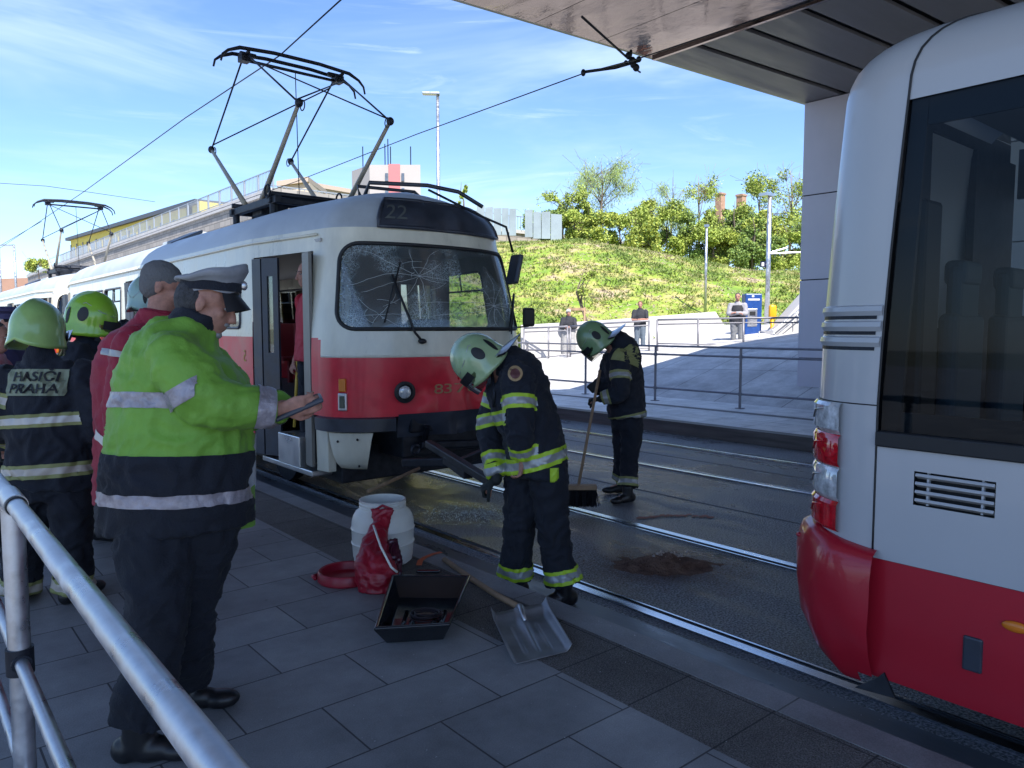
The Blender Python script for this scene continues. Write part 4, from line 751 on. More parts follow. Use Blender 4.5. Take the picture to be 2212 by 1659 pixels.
# seams
for nm,pts,r in (('seam',[bp(seam-.003,z,.0) for z in ZB],.0045),('seam',[bp(u,1.195,.0) for u in [seam]+lin(0,.96,14)],.003)):
    MB().tube(pts,r,6).build(nm,M['black'],bus,smooth=True)
# window glass, rail
ys=bp(0,1.8).y+seam-.01
yb_,yt_=bp(0,1.06).y+seam-.006,bp(0,2.37).y+seam-.006
MB().quad((XB+.012,-12,1.06),(XB+.012,yb_,1.06),(XB+.03,yt_,2.375),(XB+.03,-12,2.375)).build('side_window',M['dglass'],bus)
t=MB(); t.prism([(XB+.045,yb_-.06,1.05),(XB+.045,yb_+.012,1.05),(XB+.045,yt_+.012,2.38),(XB+.045,yt_-.06,2.38)],(.02,0,0)); t.b2((XB+.045,-12,2.26),(XB+.064,yt_-.06,2.38)); t.b2((XB+.045,-12,1.05),(XB+.064,yb_-.06,1.17)); t.build('window_border',M['black'],bus)
MB().b2((XB-.018,-12,1.035),(XB+.03,ys+.035,1.095)).build('window_rail',M['black'],bus,bev=.006)
# grille
g=thing('x',(0,0,0),'x','x'); bpy.data.objects.remove(g)
t=MB(); t.b2((XB+.05,gb_-.01,.815),(XB+.07,ga+.01,.965)); gr=t.build('engine_grille',M['black'],bus)
for k in range(4): z=.84+k*.032; MB().bar((XB+.012,gb_+.004,z),(XB+.012,ga-.004,z),.03,.012,up=(.5,0,1)).build('grille_slat',M['white'],gr,bev=.002)
for y in (gb_+.045,ga-.045): MB().b2((XB+.014,y-.004,.826),(XB+.03,y+.004,.954)).build('grille_bar',M['white'],gr)
# louvre notches in the corner panel
for k in range(3):
    z0=1.425+k*.062; t=MB(); gridm(t,lin(.0,.93,16),[0,1,2,3],lambda u,j: bp(u,z0+[0,.018,.036,.042][int(j)],[.002,.013,.010,.0][int(j)])); lo=t.build('louvre',M['white'],bus,smooth='auto')
    t=MB(); gridm(t,lin(.02,.93,14),[0,1],lambda u,j: bp(u,z0-.014+.014*j,.0025)); t.build('louvre_gap',M['iron'],lo)
# tail lamps
zs_=[(1.19,1.065,'clear'),(1.06,.925,'red'),(.92,.785,'clear'),(.78,.655,'red')]
for z1,z0,kd in zs_:
    t=MB(); gridm(t,lin(.20,.99,16),[0,1,2,3,4,5],lambda u,j: bp(u,z0+(z1-z0)*[0,0,.12,.88,1,1][int(j)]+(.0),[.001,.010,.022,.022,.010,.001][int(j)])); o=t.build('tail_lamp',M['lensred'] if kd=='red' else M['lensclear'],bus,smooth='auto'); o['label']='red tail lamp' if kd=='red' else 'clear white lamp'
    MB().tube([bp(.36,z0+.10,.024),bp(.5,z0+.085,.025),bp(.56,z0+.05,.024)],.004,6).build('lamp_highlight_rib',M['alu'] if kd!='red' else M['lensred'],o,smooth=True)
# bumper corner, dented and torn
t=MB(); zz_=[.05,.10,.2,.3,.4,.5,.56,.60,.62,.60]; bo=[-.02,.02,.055,.07,.075,.072,.06,.045,.01,-.06]
def bmp(u,j):
    z=zz_[int(j)]; o_=bo[int(j)]
    lift=.0 if u>.2 else (.2-u)*.05; zb_=z
    if j<4: zb_=z+ (max(0,u-.15))*.36*(1-j/4.)
    if j>4: zb_=z+ .035*max(0,min(1,(u+.02)*2.2))
    return bp(u,zb_,o_+(.02*noise.noise(V((u*5,z*5,2)))))
gridm(t,lin(-.03,.0,1)[:-1]+lin(0,1,30)+[1.3,1.9,2.4],list(range(10)),bmp,lambda u,j: not(u<.02 and j<1)); bo_=t.build('rear_bumper',M['busred'],bus,smooth=True)
MB().ell(bp(.62,.575,.062),(.02,.02,.013),nu=12,nv=8).build('sensor',M['busred'],bo_,smooth=True)
MB().prism([bp(-.045,.10,.012),bp(.03,.04,.03),bp(-.12,.045,.01),bp(-.07,.13,.006)],(.012,0,0)).build('torn_edge',M['iron'],bo_)
t=MB(); gridm(t,lin(-.01,.7,10),[.56,.60,.66],lambda u,z: bp(u,z,-.03)); t.build('bumper_gap',M['black'],bus)
# side details
MB().ell(bp(UX(2196,1340,3.0).y-y0,.455,.004),(.012,.045,.02),nu=14,nv=8).build('side_marker',M['orange'],bus,smooth=True)
yd=UX(2100,1422,3.0).y; MB().b2((XB-.006,yd-.033,.245),(XB+.01,yd+.033,.375)).build('access_flap',M['darkpaint'],bus,bev=.012)
# interior: far side wall with openings, seats, bulkhead
t=MB(); xf=5.45; fy0,fy1=1.93,2.2
t.b2((xf,-12,.1),(xf+.04,1.6,1.15)).b2((xf,-12,2.3),(xf+.04,1.6,2.6)); 
for y in (-8,-6,-4,-2.2,-.4,1.25): t.b2((xf,y-.07,1.15),(xf+.04,y+.07,2.3))
t.build('far_side_panel',M['iron'],bus)
MB().b2((XB+.45,1.60,.1),(5.3,1.64,1.50)).b2((XB+.45,1.60,2.50),(5.3,1.64,2.6)).b2((XB+.45,1.60,1.50),(4.14,1.64,2.50)).b2((4.76,1.60,1.50),(5.4,1.64,2.50)).build('rear_wall',M['iron'],bus)
MB().b2((XB+.6,-11,2.58),(5.4,1.5,2.6)).build('interior_ceiling',mat('bus_ceiling',(.2,.22,.24),.6),bus)
MB().b2((XB+.1,-11,.45),(5.4,1.55,.5)).build('cabin_floor',M['iron'],bus)
M['seatb']=mat('bus_seat',(.08,.12,.14),.7)
for (x,y) in ((4.0,1.38),(4.66,1.38),(3.75,.35),(4.25,.35),(3.75,-.45),(4.25,-.45)):
    t=MB(); t.box((x,y,1.17),(.38,.09,.8)); t.box((x,y,1.62),(.27,.07,.36)); t.box((x,y-.24,.95),(.40,.42,.08)); s_=t.build('seat',M['seatb'],bus,bev=.035,bseg=3); MB().box((x,y+.002,1.76),(.24,.10,.12)).build('headrest',M['seatb'],s_,bev=.03,bseg=3)
MB().b2((3.28,1.28,.5),(3.46,1.5,2.03)).build('engine_tower',M['black'],bus,bev=.02)
MB().b2((XB-.0+.1,-11,.1),(5.3,1.3,.44)).build('underfloor',M['black'],bus)
for y in (-2.6,): 
    MB().lathe((XB+.2,y,.3),[(0,-.12),(.46,-.12),(.49,0),(.46,.12),(0,.12)],28,Matrix.Rotation(R(90),3,'Y')).build('wheel',M['black'],bus,smooth='auto')
# ================================================================ PEOPLE
def spl(P,n=4):
    out=[]
    for i in range(len(P)-1):
        a=P[max(i-1,0)];b=P[i];c=P[i+1];d=P[min(i+2,len(P)-1)]
        for k in range(n):
            t=k/n; out.append(tuple(.5*((2*b[q])+(-a[q]+c[q])*t+(2*a[q]-5*b[q]+4*c[q]-d[q])*t*t+(-a[q]+3*b[q]-3*c[q]+d[q])*t**3) for q in range(len(b))))
    out.append(tuple(P[-1])); return out
def loft(t,rings,xd,n=20,m=None,sub=4):   # rings: (point, a, b)  a along xd, b across
    P=spl([(*V(p),a,b) for p,a,b in rings],sub); xd=V(xd); vs=[];fs=[]
    for i,p in enumerate(P):
        d=(V(P[min(i+1,len(P)-1)][:3])-V(P[max(i-1,0)][:3])).normalized(); x=xd-d*xd.dot(d); x.normalize(); y=d.cross(x)
        for k in range(n): a=2*PI*k/n; vs.append(V(p[:3])+x*(math.cos(a)*max(.003,p[3]))+y*(math.sin(a)*max(.003,p[4])))
    for i in range(len(P)-1):
        for k in range(n): fs.append((i*n+k,i*n+(k+1)%n,(i+1)*n+(k+1)%n,(i+1)*n+k))
    fs.append(tuple(range(n-1,-1,-1))); fs.append(tuple((len(P)-1)*n+k for k in range(n))); return t.add(vs,fs,m)
def remesh(t,vox,smooth=4,folds=0.,fs=7.,seed=0,cut=None):
    me=bpy.data.meshes.new('r'); me.from_pydata([tuple(v) for v in t.v],[],t.f); bm=bmesh.new(); bm.from_mesh(me); bmesh.ops.recalc_face_normals(bm,faces=bm.faces); bm.to_mesh(me); bm.free()
    o=bpy.data.objects.new('r',me); col.objects.link(o); md=o.modifiers.new('a','REMESH'); md.mode='VOXEL'; md.voxel_size=vox
    if smooth: s=o.modifiers.new('b','SMOOTH'); s.factor=.5; s.iterations=smooth
    bpy.context.view_layer.update(); r=bpy.data.meshes.new_from_object(o.evaluated_get(bpy.context.evaluated_depsgraph_get())); bpy.data.objects.remove(o); bpy.data.meshes.remove(me)
    if folds:
        n=[v.normal.copy() for v in r.vertices]
        for v,nn in zip(r.vertices,n):
            p=v.co*fs+V((seed*3.1,0,0)); w_=V((noise.noise(p*.7+V((9,0,0))),noise.noise(p*.7+V((0,9,0))),noise.noise(p*.7+V((0,0,9)))))*1.3
            q=V((p.x,p.y,p.z*1.5))+w_; k=1-abs(noise.noise(q))*2.4; k2=1-abs(noise.noise(q*2.3))*2; k3=1-abs(noise.noise(q*4.7+w_))*2; v.co+=nn*folds*(k*.7+k2*.38+k3*.14-.72)
        r.update()
    return r
def put(me,name,mats,parent,label=None,smooth=True):
    org=WL[parent.name]; me.transform(Matrix.Translation(-org))
    for m in (mats if isinstance(mats,(list,tuple)) else [mats]): me.materials.append(m)
    me.name=name; o=bpy.data.objects.new(name,me); col.objects.link(o); o.parent=parent; WL[o.name]=org
    me.polygons.foreach_set('use_smooth',[True]*len(me.polygons)); return tag(o,label)
def band(jk,p0,p1,cuts,mats,name='reflective_band',R_=9,parent=None,off=.004,side=None,axis=None):
    # strip of the garment between planes across the axis p0->p1; cuts are distances along it; mats one per gap
    o=jk; org=WL[o.name]; bm=bmesh.new(); bm.from_mesh(o.data); bmesh.ops.translate(bm,verts=bm.verts,vec=org); ax=(V(p1)-V(p0)).normalized(); p0=V(p0)
    def rad(c): q=c-p0; return (q-ax*q.dot(ax)).length
    bmesh.ops.delete(bm,geom=[f for f in bm.faces if rad(f.calc_center_median())>R_ or not(cuts[0]-.05<(f.calc_center_median()-p0).dot(ax)<cuts[-1]+.05) or (side and (f.calc_center_median()-V(side[0])).dot(V(side[1]))<0)],context='FACES')
    for c in cuts:
        bmesh.ops.bisect_plane(bm,geom=bm.verts[:]+bm.edges[:]+bm.faces[:],plane_co=p0+ax*c,plane_no=ax)
    bmesh.ops.delete(bm,geom=[f for f in bm.faces if not(cuts[0]<(f.calc_center_median()-p0).dot(ax)<cuts[-1])],context='FACES')
    if not bm.faces: bm.free(); return None
    for f in bm.faces:
        t_=(f.calc_center_median()-p0).dot(ax)
        for i in range(len(cuts)-1):
            if cuts[i]<=t_<=cuts[i+1]: f.material_index=i
    bm.normal_update(); ns=[v.normal.copy() for v in bm.verts]
    for v,n_ in zip(bm.verts,ns): v.co+=n_*off
    me=bpy.data.meshes.new(name); bm.to_mesh(me); bm.free(); return put(me,name,mats,parent or o)
def decal_on(jk,vs,fs,c,xd,yd,off,name,m,parent=None):   # flat outline pressed on to a garment
    org=WL[jk.name]; bm=bmesh.new(); bm.from_mesh(jk.data); bmesh.ops.translate(bm,verts=bm.verts,vec=org); bv=BVHTree.FromBMesh(bm); bm.free()
    xd=V(xd).normalized(); yd=V(yd).normalized(); nn=xd.cross(yd); out=[]
    for v in vs:
        p=V(c)+xd*v[0]+yd*v[1]; h=bv.ray_cast(p+nn*.5,-nn,1.0)[0] or bv.find_nearest(p)[0]; out.append(h+nn*(off+(v[2] if len(v)>2 else 0)))
    t=MB(); t.add(out,fs); return t.build(name,m,parent or jk)
def gridpatch(w,h,nx=10,ny=6,rnd=False):
    vs=[];fs=[]
    for j in range(ny+1):
        for i in range(nx+1):
            u,v=-1+2*i/nx,-1+2*j/ny
            if rnd: u,v=u*math.sqrt(1-v*v/2),v*math.sqrt(1-u*u/2)
            vs.append((u*w/2,v*h/2,0))
    for j in range(ny):
        for i in range(nx): a=j*(nx+1)+i; fs.append((a,a+1,a+nx+2,a+nx+1))
    return vs,fs
def hand(t,w,d,pn,s=1.,curl=.5,thumb=1,grip=0):   # w wrist, d pointing dir, pn palm normal (towards the palm)
    d=V(d).normalized(); pn=V(pn); pn=(pn-d*pn.dot(d)).normalized(); x=d.cross(pn)*thumb
    loft(t,[(w-d*.02,.026*s,.02*s),(w+d*.02*s,.03*s,.018*s),(w+d*.055*s,.041*s,.016*s),(w+d*.09*s,.042*s,.014*s)],x,14)
    for k,(ox,ln,r) in enumerate(((.032,.070,.0088),(.011,.078,.009),(-.010,.073,.0086),(-.031,.058,.0078))):
        b_=w+d*.088*s+x*ox*s; a=0; p=b_; pts=[b_-d*.02*s,b_]
        for q,fr_ in enumerate((.45,.3,.25)):
            a+=curl*(1.0 if q==0 else 1.15)*(1+.12*k); p=p+(d*math.cos(a)+pn*math.sin(a))*ln*fr_*s; pts.append(p)
        t.tube(pts,[r*s*1.05,r*s*1.05,r*s,r*s*.92,r*s*.75],8)
    b_=w+d*.03*s+x*.028*s; q1=b_+(d*.7+x*.6+pn*.25).normalized()*.042*s; q2=q1+(d*.85+x*.1+pn*.5*(1+curl)).normalized()*.034*s; q3=q2+(d*.8-x*.2+pn*.6*(1+curl)).normalized()*.026*s
    t.tube([b_-x*.01*s,b_,q1,q2,q3],[.012*s,.0125*s,.0115*s,.0105*s,.008*s],8)
def headgeo(t,c,f,u,s=1.,nose=True):   # f face direction, u up
    f=V(f).normalized(); u=V(u); u=(u-f*u.dot(f)).normalized(); r=f.cross(u); Mx=Matrix((r,f,u)).transposed()
    P=lambda x,y,z: V(c)+(r*x+f*y+u*z)*s
    t.ell(P(0,-.012,.03),(.075*s,.096*s,.086*s),Mx,20,14); t.ell(P(0,.03,-.035),(.06*s,.066*s,.078*s),Mx,18,12); t.ell(P(0,.05,-.085),(.038*s,.036*s,.03*s),Mx); t.ell(P(0,.072,.022),(.05*s,.018*s,.014*s),Mx)
    if nose: t.tube([P(0,.084,.018),P(0,.102,-.012),P(0,.112,-.03),P(0,.09,-.038)],[.009*s,.012*s,.0155*s,.012*s],8); t.ell(P(0,.083,-.062),(.026*s,.015*s,.007*s),Mx); t.ell(P(0,.081,-.074),(.022*s,.014*s,.007*s),Mx)
    for sx_ in(-1,1): t.ell(P(sx_*.077,-.01,-.012),(.009*s,.019*s,.030*s),Mx,10,8); t.ell(P(sx_*.04,.062,-.02),(.022*s,.018*s,.02*s),Mx,10,8)
    return Mx,P,r
SK=M['skin']
M['hair']=mat('dark_grey_hair',(.045,.045,.05),.8,var=.4,scale=60,bump=.1,bscale=200); M['eye']=mat('eye_white',(.30,.28,.27),.2); M['navy']=mat('navy_turnout_cloth',(.0075,.0105,.020),.85,var=.25,scale=6,bump=.08,bscale=150,sheen=.05)
M['navy2']=mat('navy_trouser_cloth',(.0065,.009,.017),.85,var=.25,scale=6,bump=.08,bscale=150,sheen=.03)
M['lime']=mat('lime_reflective',(.42,.62,.03),.5,var=.06); M['silver']=mat('silver_reflective',(.34,.35,.36),.32,.2,var=.1,scale=30,bump=.02,bscale=90); M['whiteref']=mat('white_reflective',(.62,.60,.56),.4)
M['boot']=mat('black_boot',(.012,.012,.014),.4,bump=.04,bscale=30); M['glove']=mat('dark_glove',(.012,.016,.016),.75,bump=.05,bscale=60)
M['hgreen']=mat('pale_green_helmet',(.33,.45,.24),.22,coat=.6,var=.12,scale=6,rvar=.06); M['hlime']=mat('lime_helmet',(.26,.50,.04),.22,coat=.6,var=.12,scale=6,rvar=.06)
M['napes']=mat('silver_nape_guard',(.6,.63,.66),.25,.6); M['vis']=glass('helmet_visor',(.55,.55,.5),.7)
def helmet(par,c,f,u,m,s=1.,visor=True,nape=0.,vents=True):
    f=V(f).normalized(); u=V(u); u=(u-f*u.dot(f)).normalized(); r=f.cross(u); P=lambda x,y,z: V(c)+(r*x+f*y+u*z)*s
    t=MB(); nu,nv=36,16; low=lambda ph: (-.045-.055*abs(math.sin(ph))-.03*max(0,-math.cos(ph)))   # ph 0 = front
    def sp(ph,k,o=0):   # k 0 top .. 1 lower edge
        zl=low(ph); z=.168-(.168-zl)*k**1.25 if k>0 else .168; q=max(0,1-max(0,z/.168)**2.1) if z>0 else 1
        a=.122*math.sqrt(q) if z>0 else .122+.0*z; b_=(.150)*math.sqrt(q) if z>0 else .150
        fl=.012*max(0,k-.8)/.2; x=math.sin(ph)*(a+fl+o); y=math.cos(ph)*(b_+fl+o)-.008; rd=.010*math.exp(-(x/.018)**2)*(1 if z>.03 else .3); return P(x,y,z+rd+o*(1 if k<.5 else 0))
    vs=[];fs=[]
    for j in range(nv+1):
        for i in range(nu): vs.append(sp(2*PI*i/nu,max(.001,j/nv)))
    for j in range(nv):
        for i in range(nu): fs.append((j*nu+i,j*nu+(i+1)%nu,(j+1)*nu+(i+1)%nu,(j+1)*nu+i))
    # inner lining rim
    b0=len(vs)
    for i in range(nu): q=sp(2*PI*i/nu,1); vs.append(q+(V(c)-q)*.10+u*.004)
    for i in range(nu): fs.append((nv*nu+i,nv*nu+(i+1)%nu,b0+(i+1)%nu,b0+i))
    for i in range(nu): q=sp(2*PI*i/nu,.55); vs.append(q+(V(c)-q)*.12)
    for i in range(nu): fs.append((b0+i,b0+(i+1)%nu,b0+nu+(i+1)%nu,b0+nu+i))
    t.add(vs,fs); h=t.build('helmet',m,par,smooth=True)
    for sd in ((-1,1) if vents else ()):
        v_,f_=gridpatch(.058,.062,8,6,True); q=MB(); q.add([sp(sd*(R(100)-x*7.2),.58+ -y*5.2*.9,.003) for x,y,z in v_],f_); q.build('side_vent',M['black'],h,smooth=True)
        v_,f_=gridpatch(.03,.075,6,8,True); q=MB(); q.add([sp(sd*(R(138)-x*7.2),.66+ -y*5.2*.85,.003) for x,y,z in v_],f_); q.build('side_vent',M['black'],h,smooth=True)
        MB().tube([sp(sd*R(a_),k_,.004) for a_,k_ in ((25,.62),(60,.5),(100,.34),(150,.52),(176,.75))],.0022,5).build('edge_line',M['silver'],h,smooth=True)
    if visor:
        q=MB(); gridm(q,lin(-72,72,14),[0,1,2,3,4],lambda a_,j: P(math.sin(R(a_))*.118,math.cos(R(a_))*.155+.004*j-.02*(j/4)**2,-.015-.026*j+ -.012*abs(math.sin(R(a_)))*0)); q.build('face_visor',M['vis'],h,smooth=True)
        q=MB(); gridm(q,lin(-58,58,14),[0,1,2],lambda a_,j: P(math.sin(R(a_))*.127,math.cos(R(a_))*.160,.012-.026*j)); q.build('visor_mount',M['black'],h,smooth=True)
    if nape:
        q=MB(); gridm(q,lin(118,242,14),[0,1,2,3],lambda a_,j: P(math.sin(R(a_))*(.122+.012*j),math.cos(R(a_))*(.145+nape*.034*j),-.05-.034*j+nape*.014*j)); q.build('nape_guard',M['napes'],h,smooth=True)
        q=MB(); gridm(q,lin(115,245,14),[0,1,2,3],lambda a_,j: P(math.sin(R(a_))*(.114+.012*j),math.cos(R(a_))*(.137+nape*.034*j),-.054-.034*j+nape*.014*j)); q.build('nape_lining',M['black'],h,smooth=True)
    return h
def person(label,J,group=None,vox=.012,skin=None,jm=None,tm=None,hem=None,jr=1.,tr_=1.,tw=(.17,.12),shoulder=.085,sl=(.062,.055,.048),leg=(.10,.075,.085),folds=.010,gloves=None,boots='boot',jseed=0,torso=None,bare=(),cat='person',curlL=.6,curlR=.6,handL=None,handR=None,rings=None,head=True,short=False,nose=True,hs=1.,collar=True):
    """J: joints in the world. face=(dir), up=(dir)."""
    root=thing('person',J['base'],label,cat,group); skin=skin or SK
    lat=(J['shR']-J['shL']).normalized()
    # ---- body: one continuous skin
    t=MB(); pel,ch,nk,hd=J['pel'],J['chest'],J['neck'],J['head']
    loft(t,[(pel-(ch-pel)*.15,.10,.08),(pel,.135,.095),(pel.lerp(ch,.5),.115,.085),(ch,.15,.10),(ch.lerp(nk,.6),.13,.075),(nk,.058,.058),(nk.lerp(hd,.7),.054,.058)],lat,18)
    for s_ in 'LR':
        sh,el,wr=J['sh'+s_],J['el'+s_],J['wr'+s_]
        loft(t,[(sh+(ch.lerp(nk,.5)-sh)*.35,.05,.05),(sh,.052,.055),(sh.lerp(el,.5),.044,.046),(el,.036,.038),(el.lerp(wr,.35),.036,.038),(wr,.024,.029)],lat,14)
        hp,kn,an=J['hip'+s_],J['kn'+s_],J['an'+s_]
        loft(t,[(hp+V((0,0,.05)),.07,.08),(hp.lerp(kn,.4),.07,.075),(kn,.05,.052),(kn.lerp(an,.35),.048,.052),(an,.032,.036)],lat,14)
        to=J.get('toe'+s_,V((FW.x,FW.y,0))); t.tube([an+V((0,0,-.02)),an+to*.06+V((0,0,-.05)),an+to*.13+V((0,0,-.06))],[.034,.032,.022],8)
        hd_=J.get('hd'+s_,(wr-el)); pn_=J.get('pn'+s_,V((0,0,-1))); hand(t,wr,hd_,pn_,1.0,curlL if s_=='L' else curlR,J.get('th'+s_,1))
    Mx=None
    if head: Mx,P,r=headgeo(t,hd,J['face'],J['up'],hs,nose)
    body=put(remesh(t,vox*.62,2),'body',skin,root)
    if head:
        for sx_ in (-1,1):
            e=MB().ell(P(sx_*.031,.074,.004),(.0115,.0105,.0075),nu=10,nv=8).build('eye',M['eye'],body,smooth=True)
            MB().ell(P(sx_*.031,.0825,.003),(.006,.004,.006),nu=8,nv=6).build('pupil',M['black'],body,smooth=True)
            MB().tube([P(sx_*.05,.074,.024),P(sx_*.033,.089,.030),P(sx_*.015,.092,.026)],[.002,.0035,.003],6).build('eyebrow',M['hair'],body,smooth=True)
    # ---- trousers
    if tm:
        t=MB(); 
        for s_ in 'LR':
            hp,kn,an=J['hip'+s_],J['kn'+s_],J['an'+s_]
            loft(t,[(hp+(pel-hp)*.55+V((0,0,.06)),leg[0]*.95,leg[0]),(hp.lerp(kn,.12),leg[0],leg[0]*1.08),(hp.lerp(kn,.6),(leg[0]+leg[1])/2,(leg[0]+leg[1])/2*1.05),(kn,leg[1],leg[1]*1.05),(kn.lerp(an,.5),leg[1]*.98,leg[1]*1.02),(an+V((0,0,.045)),leg[2],leg[2]*1.05)],lat,18)
        loft(t,[(pel+(ch-pel)*.35,tw[0]*.82,tw[1]*.86),(pel,tw[0]*.95,tw[1]),((J['hipL']+J['hipR'])/2-V((0,0,.05)),tw[0]*.85,tw[1]*.95)],lat,20)
        tro=put(remesh(t,vox,3,folds,8,jseed+5),'trousers',tm,root)
    else: tro=None
    # ---- jacket
    t=MB()
    R_=rings or [(hem or pel-(ch-pel)*.3,tw[0]*1.12,tw[1]*1.12),(pel,tw[0]*1.08,tw[1]*1.1),(pel.lerp(ch,.5),tw[0]*1.0,tw[1]*1.05),(ch,tw[0]*1.1,tw[1]*1.05),(ch.lerp(nk,.55),tw[0]*.98,tw[1]*.82),(nk,.085,.085),(nk.lerp(hd,.3),.076,.08)]
    loft(t,R_,lat,26)
    for s_ in 'LR':
        sh,el,wr=J['sh'+s_],J['el'+s_],J['wr'+s_]; s0=sh+(ch.lerp(nk,.6)-sh)*.45
        if short: loft(t,[(s0,shoulder*.8,shoulder*.8),(sh,shoulder,shoulder),(sh.lerp(el,.5),sl[0],sl[0]),(sh.lerp(el,.9),sl[1],sl[1])],lat,16)
        else: loft(t,[(s0,shoulder*.85,shoulder*.85),(sh,shoulder,shoulder),(sh.lerp(el,.5),sl[0]*1.12,sl[0]*1.12),(el,sl[0],sl[0]),(el.lerp(wr,.5),sl[1],sl[1]),(wr-(wr-el).normalized()*.015,sl[2],sl[2])],lat,16)
    jk=put(remesh(t,vox,3,folds,7,jseed),'jacket',jm or M['navy'],root)
    if gloves:
        t=MB()
        for s_ in 'LR':
            el,wr=J['el'+s_],J['wr'+s_]; dd=(wr-el).normalized(); g=MB(); loft(g,[(wr-dd*.05,.042,.042),(wr,.036,.036),(wr+dd*.02,.036,.03)],lat,12); hand(g,wr,J.get('hd'+s_,(wr-el)),J.get('pn'+s_,V((0,0,-1))),1.22,curlL if s_=='L' else curlR,J.get('th'+s_,1)); put(remesh(g,vox*.6,1),'glove',M['glove'],root)
    for s_ in 'LR':
        an=J['an'+s_]; to=V(J.get('toe'+s_,V((FW.x,FW.y,0)))).normalized(); zf=J.get('zf',0.)+J.get('dz'+s_,0); b_=V((an.x,an.y,zf)); rr=to.cross(V((0,0,1))); g=MB(); Mt=Matrix((rr,to,V((0,0,1)))).transposed()
        g.ell(b_-to*.045+V((0,0,.045)),(.042,.05,.05),Mt); g.ell(b_+to*.04+V((0,0,.042)),(.046,.09,.046),Mt); g.ell(b_+to*.135+V((0,0,.033)),(.05,.075,.037),Mt); loft(g,[(b_+V((0,0,.05)),.046,.056),(an+V((0,0,.06)),.048,.054)],rr,14)
        m_=remesh(g,max(.009,vox*.8),2); 
        for v in m_.vertices: v.co.z=max(v.co.z,zf+.004)
        bt=put(m_,'boot' if boots=='boot' else 'shoe',M['boot'],root)
    return root,body,jk,tro
def fire_bands(jk,J,hemp,hemax,tors=True,arms='LR',tro=None,c3=None,legR=.16):
    c3=c3 or [M['lime'],M['silver'],M['lime']]
    if tors:
        band(jk,hemp,hemax,[.045,.065,.10,.12],c3,R_=.55)
    for s_ in arms:
        sh,el,wr=J['sh'+s_],J['el'+s_],J['wr'+s_]; ln=(el-sh).length
        band(jk,sh,el,[ln*.38,ln*.38+.022,ln*.38+.062,ln*.38+.084],c3,R_=.115,name='sleeve_band')
        ln=(wr-el).length; band(jk,el,wr,[ln*.52,ln*.52+.02,ln*.52+.06,ln*.52+.08],c3,R_=.10,name='cuff_band')
    if tro:
        for s_ in 'LR':
            kn,an=J['kn'+s_],J['an'+s_]; ln=(an-kn).length; band(tro,kn,an,[ln*.60,ln*.60+.022,ln*.60+.062,ln*.60+.084],c3,R_=legR,name='leg_band')
RTf=V((RT.x,RT.y,0)).normalized(); Z=V((0,0,1))
def dirv(r,f,z): return (RTf*r+F2*f+Z*z).normalized()
# ---- 1 officer in the high-visibility jacket
D=2.80
M['hivis']=mat('hi_vis_green',(.17,.36,.04),.62,var=.10,scale=5,bump=.06,bscale=90,sheen=.05); M['hvband']=mat('grey_reflective_tape',(.33,.30,.33),.34,.15,var=.22,scale=22,bump=.15,bscale=45); M['cap']=mat('grey_cap_cloth',(.27,.28,.31),.8,var=.2,scale=12,bump=.06,bscale=80)
J=dict(base=UZ(380,1590),pel=U(392,1080,D),chest=U(378,830,D),neck=U(432,705,D),head=U(447,655,D+.01),shR=U(378,775,D-.17),elR=U(452,868,D-.20),wrR=U(606,884,D-.10),shL=U(420,775,D+.2),elL=U(520,880,D+.22),wrL=U(618,880,D+.10),
 hipR=U(430,1130,D-.02),knR=U(408,1310,D+.02),anR=U(400,1485,2.96),hipL=U(340,1130,D-.10),knL=U(340,1330,D-.18),anL=U(300,1590,2.60),face=dirv(.95,.25,-.38),up=dirv(.35,.1,.93),toeR=dirv(1,.12,0),toeL=dirv(.75,.1,0))
J['hdR']=dirv(.9,.15,.15); J['pnR']=dirv(.1,.9,.3); J['hdL']=dirv(.9,-.25,.10); J['pnL']=dirv(.05,-.7,.6); J['thR']=-1
sd_=RTf
rings=[(U(385,1138,D),.272,.235),(U(383,1060,D),.268,.235),(U(392,960,D),.258,.235),(U(392,880,D),.245,.225),(U(388,800,D),.215,.225),(U(398,745,D),.165,.205),(U(418,712,D),.095,.125),(U(432,690,D),.075,.085)]
def officer():
    # lat for the torso is along the view; rings are given as (image-wide, depth)
    J2=dict(J); r_,body,jk,tro=person('heavy-set official in lime and navy hi-vis jacket and peaked cap reading a tablet',J,vox=.011,jm=M['hivis'],tm=M['navy2'],rings=[(p,b_,a) for p,a,b_ in rings],shoulder=.105,sl=(.098,.082,.062),leg=(.135,.098,.10),tw=(.2,.22),folds=.015,boots='shoe',jseed=3,curlR=.35,curlL=.5)
    return r_,body,jk,tro
r_,body,jk,tro=officer()
